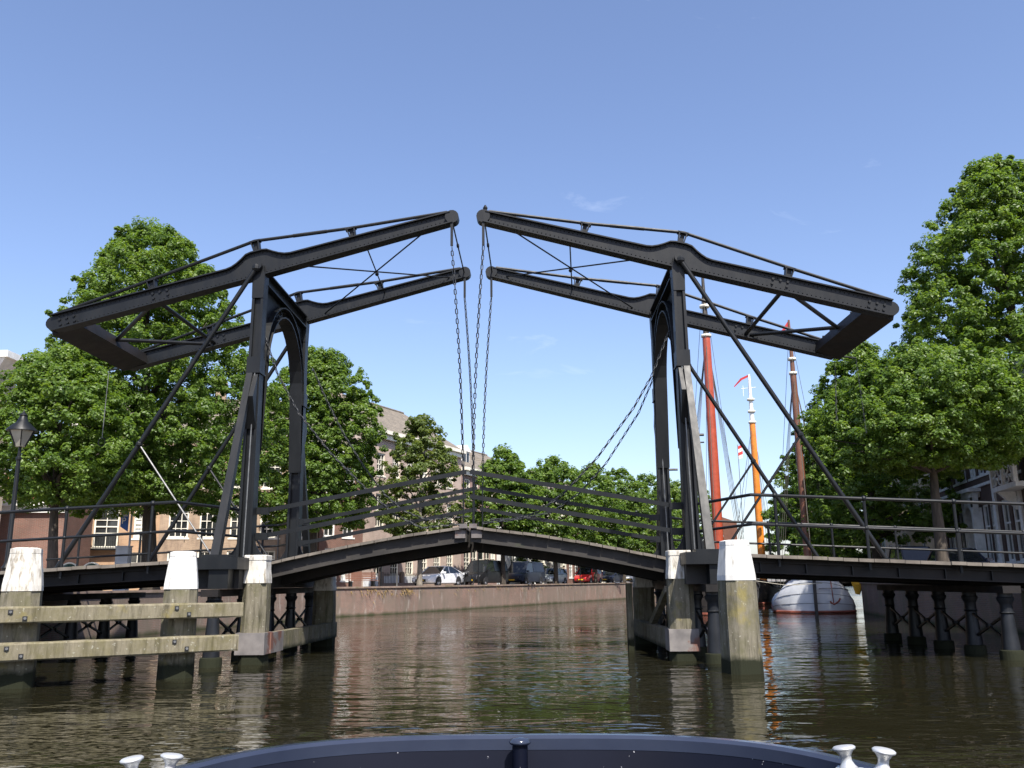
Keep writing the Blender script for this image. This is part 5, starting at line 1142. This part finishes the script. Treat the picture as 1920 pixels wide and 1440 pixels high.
# parking sign on a tall pale post with a pay cabinet
p = at(228,1060,40.5); t = thing('parking_sign', 'blue parking sign on a pale post behind the left railing', 'sign', (p.x,40.5,QZ))
MB().tube([(0.28,0,0),(0.28,0,4.3)], 0.05, 8).build('sign_post', M['cabinet'], t)
ts = at(232,962,40.5); zc = ts.z-QZ
MB().add([(-0.18,-0.08,zc+0.05),(0.18,-0.08,zc+0.05),(0.18,-0.08,zc-0.85),(-0.18,-0.08,zc-0.62),(-0.18,-0.05,zc+0.05),(0.18,-0.05,zc+0.05),(0.18,-0.05,zc-0.85),(-0.18,-0.05,zc-0.62)], [(0,3,2,1),(4,5,6,7),(0,1,5,4),(1,2,6,5),(2,3,7,6),(3,0,4,7)]).build('sign_plate', M['blue'], t)
def text(s, size, loc, mat, parent, name):
    cu = bpy.data.curves.new(name, 'FONT'); cu.body = s; cu.size = size; cu.align_x = 'CENTER'; cu.extrude = 0.003; cu.materials.append(mat)
    tmp = bpy.data.objects.new(name, cu); col.objects.link(tmp); dg = bpy.context.evaluated_depsgraph_get(); me = bpy.data.meshes.new_from_object(tmp.evaluated_get(dg))
    bpy.data.objects.remove(tmp); o_ = link(name, me, parent); o_.location = loc; o_.rotation_euler = (R(90),0,0); return o_
text('P', 0.42, (-0.03,-0.085,zc-0.50), M['trim_white'], t, 'lettering')
MB().box(-0.12,0.12,-0.086,-0.082,zc-0.16,zc-0.03).build('white_panel', M['trim_white'], t); text('zone', 0.10, (0,-0.09,zc-0.125), M['black_plastic'], t, 'lettering')
p = at(230,1060,40.0); t = thing('utility_cabinet', 'tall pale grey cabinet under the parking sign', 'cabinet', (p.x,40.0,QZ))
MB().box(-0.28,0.28,-0.2,0.2,0,1.98).build('cabinet_body', M['cabinet'], t); MB().box(-0.31,0.31,-0.23,0.23,1.98,2.03).build('lid', M['cabinet'], t); MB().box(0.15,0.19,-0.22,-0.2,0.9,1.1).build('handle', M['black_plastic'], t)
for px_, lb in ((132,'green domed bottle bank nearest the left edge'), (174,'green domed bottle bank beside the parking sign')):
    p = at(px_,1070,37.0); t = thing('bottle_bank', lb, 'bottle bank', (p.x,37.0,QZ+0.0), 0, 'bottle banks on the left quay')
    MB().lathe([(0.42,0),(0.44,0.1),(0.44,0.75),(0.40,0.95),(0.28,1.12),(0.10,1.2)], 16).build('container', M['bin_green'], t, 'auto')
    MB().tube([(0.45*math.cos(a),-0.12,0.72+0.5*math.sin(a)) for a in [math.pi*i/12 for i in range(13)]], 0.035, 6).build('cream_band', M['trim'], t, True)
    MB().tube([(0,-0.44,0.8),(0,-0.36,0.86)], 0.1, 10).build('slot', M['black_plastic'], t)
wd = MB(); rw_ = random.Random(5)
for _ in range(260):
    k_ = rw_.choice([rw_.gauss(-1.6,0.9), rw_.gauss(1.5,0.6), rw_.uniform(-8,30)]); q_ = Vector((-8.67+dQ.x*k_, 55.6+dQ.y*k_, 0)) if k_ > 0 else Vector((-8.67+0.491*k_, 55.6+0.871*k_, 0))
    n_ = Vector((0.912,-0.41,0)); z_ = QZ-abs(rw_.gauss(0,0.22))-0.05; d_ = Vector((rw_.uniform(-.12,.12), rw_.uniform(-.12,.12), rw_.uniform(-.25,.12)))+n_*rw_.uniform(.05,.16)
    b_ = q_+Vector((0,0,z_))+n_*0.002; sd_v = Vector((dQ.x,dQ.y,0))*0.025; wd.add([b_-sd_v, b_+sd_v, b_+d_], [(0,1,2)])
tag(wd.build('wall_weeds', plain('dry_weed', (0.30,0.20,0.06), 0.9), None, kind='stuff'), 'dry ochre weeds growing from the top of the left quay wall', 'weeds')
# bench on the quay
p = at(678,1100,54.2); t = thing('park_bench', 'dark slatted bench on the quay edge left of the white coupe', 'bench', (p.x,54.2,QZ), R(28))
for i in range(5): MB().box(-0.95,0.95,-0.3+i*0.11,-0.21+i*0.11,0.43,0.46).build('seat_slat', M['brown_varnish'], t)
for i in range(4): MB().box(-0.95,0.95,0.24+i*0.02,0.27+i*0.02,0.52+i*0.11,0.60+i*0.11).build('back_slat', M['brown_varnish'], t)
for x in (-0.7,0.7):
    MB().box(x-0.05,x+0.05,-0.28,0.25,0,0.42).build('leg', M['iron'], t); MB().bar((x,0.27,0.4),(x,0.34,0.98),0.06,0.04).build('back_support', M['iron'], t)
def pole(label, px_, py, Y, h, r_, mt):
    p = at(px_,py,Y); t = thing('street_pole', label, 'pole', (p.x,Y,QZ)); MB().tube([(0,0,0),(0,0,h)], r_, 8).build('shaft', M[mt], t); MB().ball((0,0,h), r_*1.4).build('cap', M[mt], t); MB().lathe([(r_*2,0),(r_*1.6,0.12)],8).build('base', M[mt], t)
pole('thin grey pole beside the trunk near the white coupe', 744, 1100, 58, 2.4, 0.04, 'galv')
pole('black pole at the right end of the bench', 714, 1100, 55, 1.9, 0.05, 'iron')
pole('tall black pole before the black van', 897, 1100, 66, 4.6, 0.05, 'iron')
pole('tall black pole by the red car', 1088, 1095, 84, 5.0, 0.05, 'iron')
# iron fence before the pinkish house
f0 = Vector(fq(0.5)); f1 = Vector(fq(11.5)); off = Vector((0.912,-0.41))*1.2
t = thing('iron_fence', 'low black iron railing before the pinkish house', 'fence', (f0.x+off.x,f0.y+off.y,QZ), QA)
for i in range(56): MB().box(i*0.2-0.012,i*0.2+0.012,-0.012,0.012,0.3,1.05).build('bar', M['iron'], t)
MB().box(-0.05,11.1,-0.02,0.02,0.86,0.90).build('top_rail', M['iron'], t); MB().box(-0.05,11.1,-0.12,0.12,0,0.3).build('kerb', M['coping'], t)
for i in range(5): MB().box(i*2.75-0.13,i*2.75+0.13,-0.15,0.15,0,1.1).build('fence_pier', M['coping'], t)
# walker
p = cl_(34.2, 2.9)
def skin(name, vs_, es_, rad, mat, parent):
    me = bpy.data.meshes.new(name); me.from_pydata(vs_, es_, []); o_ = bpy.data.objects.new(name, me); col.objects.link(o_)
    md = o_.modifiers.new('s','SKIN'); 
    for i, v in enumerate(me.skin_vertices[0].data): v.radius = (rad[i], rad[i]*0.85); v.use_root = (i == 0)
    sb = o_.modifiers.new('d','SUBSURF'); sb.levels = 1; sb.render_levels = 1
    dg = bpy.context.evaluated_depsgraph_get(); m2 = bpy.data.meshes.new_from_object(o_.evaluated_get(dg)); bpy.data.objects.remove(o_)
    m2.materials.clear(); m2.materials.append(mat); m2.name = name
    m2.polygons.foreach_set("use_smooth", [True]*len(m2.polygons)); return link(name, m2, parent)
t = thing('person', 'person in pale blue shirt and grey trousers walking past the silver car', 'person', (p[0],p[1],QZ), HD+0.3)
V_ = [(0,0,0.95),(0,0,1.2),(0,0,1.42),(0,0,1.52),(0.02,0,1.64),(0.02,0,1.74), (0,0.19,1.4),(-0.05,0.24,1.12),(0.10,0.25,0.90),(0.13,0.25,0.82), (0,-0.19,1.4),(0.02,-0.24,1.12),(-0.02,-0.25,0.88),(-0.02,-0.25,0.80), (0.02,0.1,0.9),(0.14,0.1,0.5),(0.12,0.1,0.08),(0.26,0.1,0.04), (-0.02,-0.1,0.9),(-0.10,-0.1,0.5),(-0.28,-0.1,0.10),(-0.16,-0.1,0.04)]
E_ = [(0,1),(1,2),(2,3),(3,4),(4,5),(2,6),(6,7),(7,8),(8,9),(2,10),(10,11),(11,12),(12,13),(0,14),(14,15),(15,16),(16,17),(0,18),(18,19),(19,20),(20,21)]
RD_ = [0.15,0.14,0.14,0.06,0.095,0.07,0.07,0.05,0.04,0.035,0.07,0.05,0.04,0.035,0.10,0.07,0.05,0.04,0.10,0.07,0.05,0.04]
bd = skin('body', V_, E_, RD_, M['skin'], t)
skin('shirt', [(0,0,1.0),(0,0,1.2),(0,0,1.44),(0,0.2,1.4),(-0.05,0.25,1.13),(0,-0.2,1.4),(0.02,-0.25,1.13)], [(0,1),(1,2),(2,3),(3,4),(2,5),(5,6)], [0.175,0.165,0.15,0.09,0.075,0.09,0.075], M['shirt'], t)
skin('trousers', [(0,0,0.98),(0.02,0.1,0.88),(0.14,0.1,0.5),(0.12,0.1,0.12),(-0.02,-0.1,0.88),(-0.10,-0.1,0.5),(-0.27,-0.1,0.14)], [(0,1),(1,2),(2,3),(0,4),(4,5),(5,6)], [0.165,0.12,0.09,0.075,0.12,0.09,0.075], M['jeans'], t)
MB().ball((0.0,0,1.70),0.115,10,6).build('hair', M['hair'], t, True)

# ------------------------------------------------------------------ bow of the boat the picture is taken from
t = thing('tour_boat', 'navy blue boat bow in the foreground with pale blue rim', 'boat', (0,5.0,0))
def bow_pt(x, inset=0.0):
    # blunt bow: superellipse, nose at y = 0.62
    return 0
ctr = -0.11; HWB = 1.97
def outline(inset, n=44):
    pts = []
    for i in range(n+1):
        a = math.pi*i/n; c, s_ = math.cos(a), math.sin(a)
        x = ctr-(HWB-inset)*math.copysign(abs(c)**0.62, c); y = -1.3+(1.98-inset)*abs(s_)**0.80
        pts.append((x, y))
    return [(ctr-(HWB-inset), -9.0)]+pts+[(ctr+(HWB-inset), -9.0)]
def rimz(y): return 0.86+0.03*max(0, y)
oo, oi = outline(0.0), outline(0.085); lo = outline(0.28)
rim = MB(); n = len(oo)
for i in range(n):
    z = rimz(oo[i][1]); rim.v += [(*oo[i],z-0.05),(*oo[i],z+0.012),(*outline(0.02)[i],z+0.03),(*outline(0.066)[i],z+0.03),(*oi[i],z+0.012),(*oi[i],z-0.05)]
for i in range(n-1):
    for k in range(6): rim.f.append((i*6+k,(i+1)*6+k,(i+1)*6+(k+1) % 6,i*6+(k+1) % 6))
rim.build('rim', M['navy_rim'], t, 'auto')
hm = MB(); o2, o3 = outline(0.012), outline(0.45)
for i in range(n): hm.v += [(*o2[i],rimz(o2[i][1])-0.048),(*o3[i],-0.35)]
for i in range(n-1): hm.f.append((i*2,i*2+1,i*2+3,i*2+2))
hm.build('hull', M['navy'], t, True)
im = MB(); i2, i3 = outline(0.082), outline(0.19)
for i in range(n): im.v += [(*i2[i],rimz(i2[i][1])-0.046),(*i3[i],0.30)]
for i in range(n-1): im.f.append((i*2,i*2+2,i*2+3,i*2+1))
im.build('inner_bulwark', M['navy'], t, True)
MB().add([(x,y,0.30) for x,y in i3], [tuple(range(n))]).build('foredeck', M['navy'], t)
MB().tube([(ctr+0.0,0.50,0.3),(ctr+0.0,0.50,0.88)], 0.045, 12).build('stem_post', M['navy'], t, 'auto'); MB().lathe([(0.06,0),(0.065,0.012),(0.05,0.03),(0.01,0.035)], 12, (ctr+0.0,0.50,0.88)).build('stem_cap', M['navy_rim'], t, True)
def bitts(label, pos, rz):
    t = thing('mooring_bitts', label, 'bitts', pos, rz, 'twin mooring bitts on the bow'); t.scale = (0.88,0.88,0.88)
    MB().box(-0.15,0.15,-0.05,0.05,0,0.022).build('base_plate', M['alu'], t)
    for x in (-0.085,0.085):
        q = MB().lathe([(0.055,0.02),(0.040,0.035),(0.028,0.06),(0.029,0.085),(0.045,0.11),(0.060,0.118),(0.062,0.128),(0.052,0.136),(0.015,0.139)], 18).build('bollard', M['alu'], t, True); q.location = (x,0,0); q.rotation_euler = (0, R(8)*(1 if x > 0 else -1), 0)
bitts('pair of polished aluminium mooring bollards on the left bow', (-1.86,4.50,0.885), R(25))
bitts('pair of polished aluminium mooring bollards on the right bow', (1.55,4.55,0.895), R(-28))
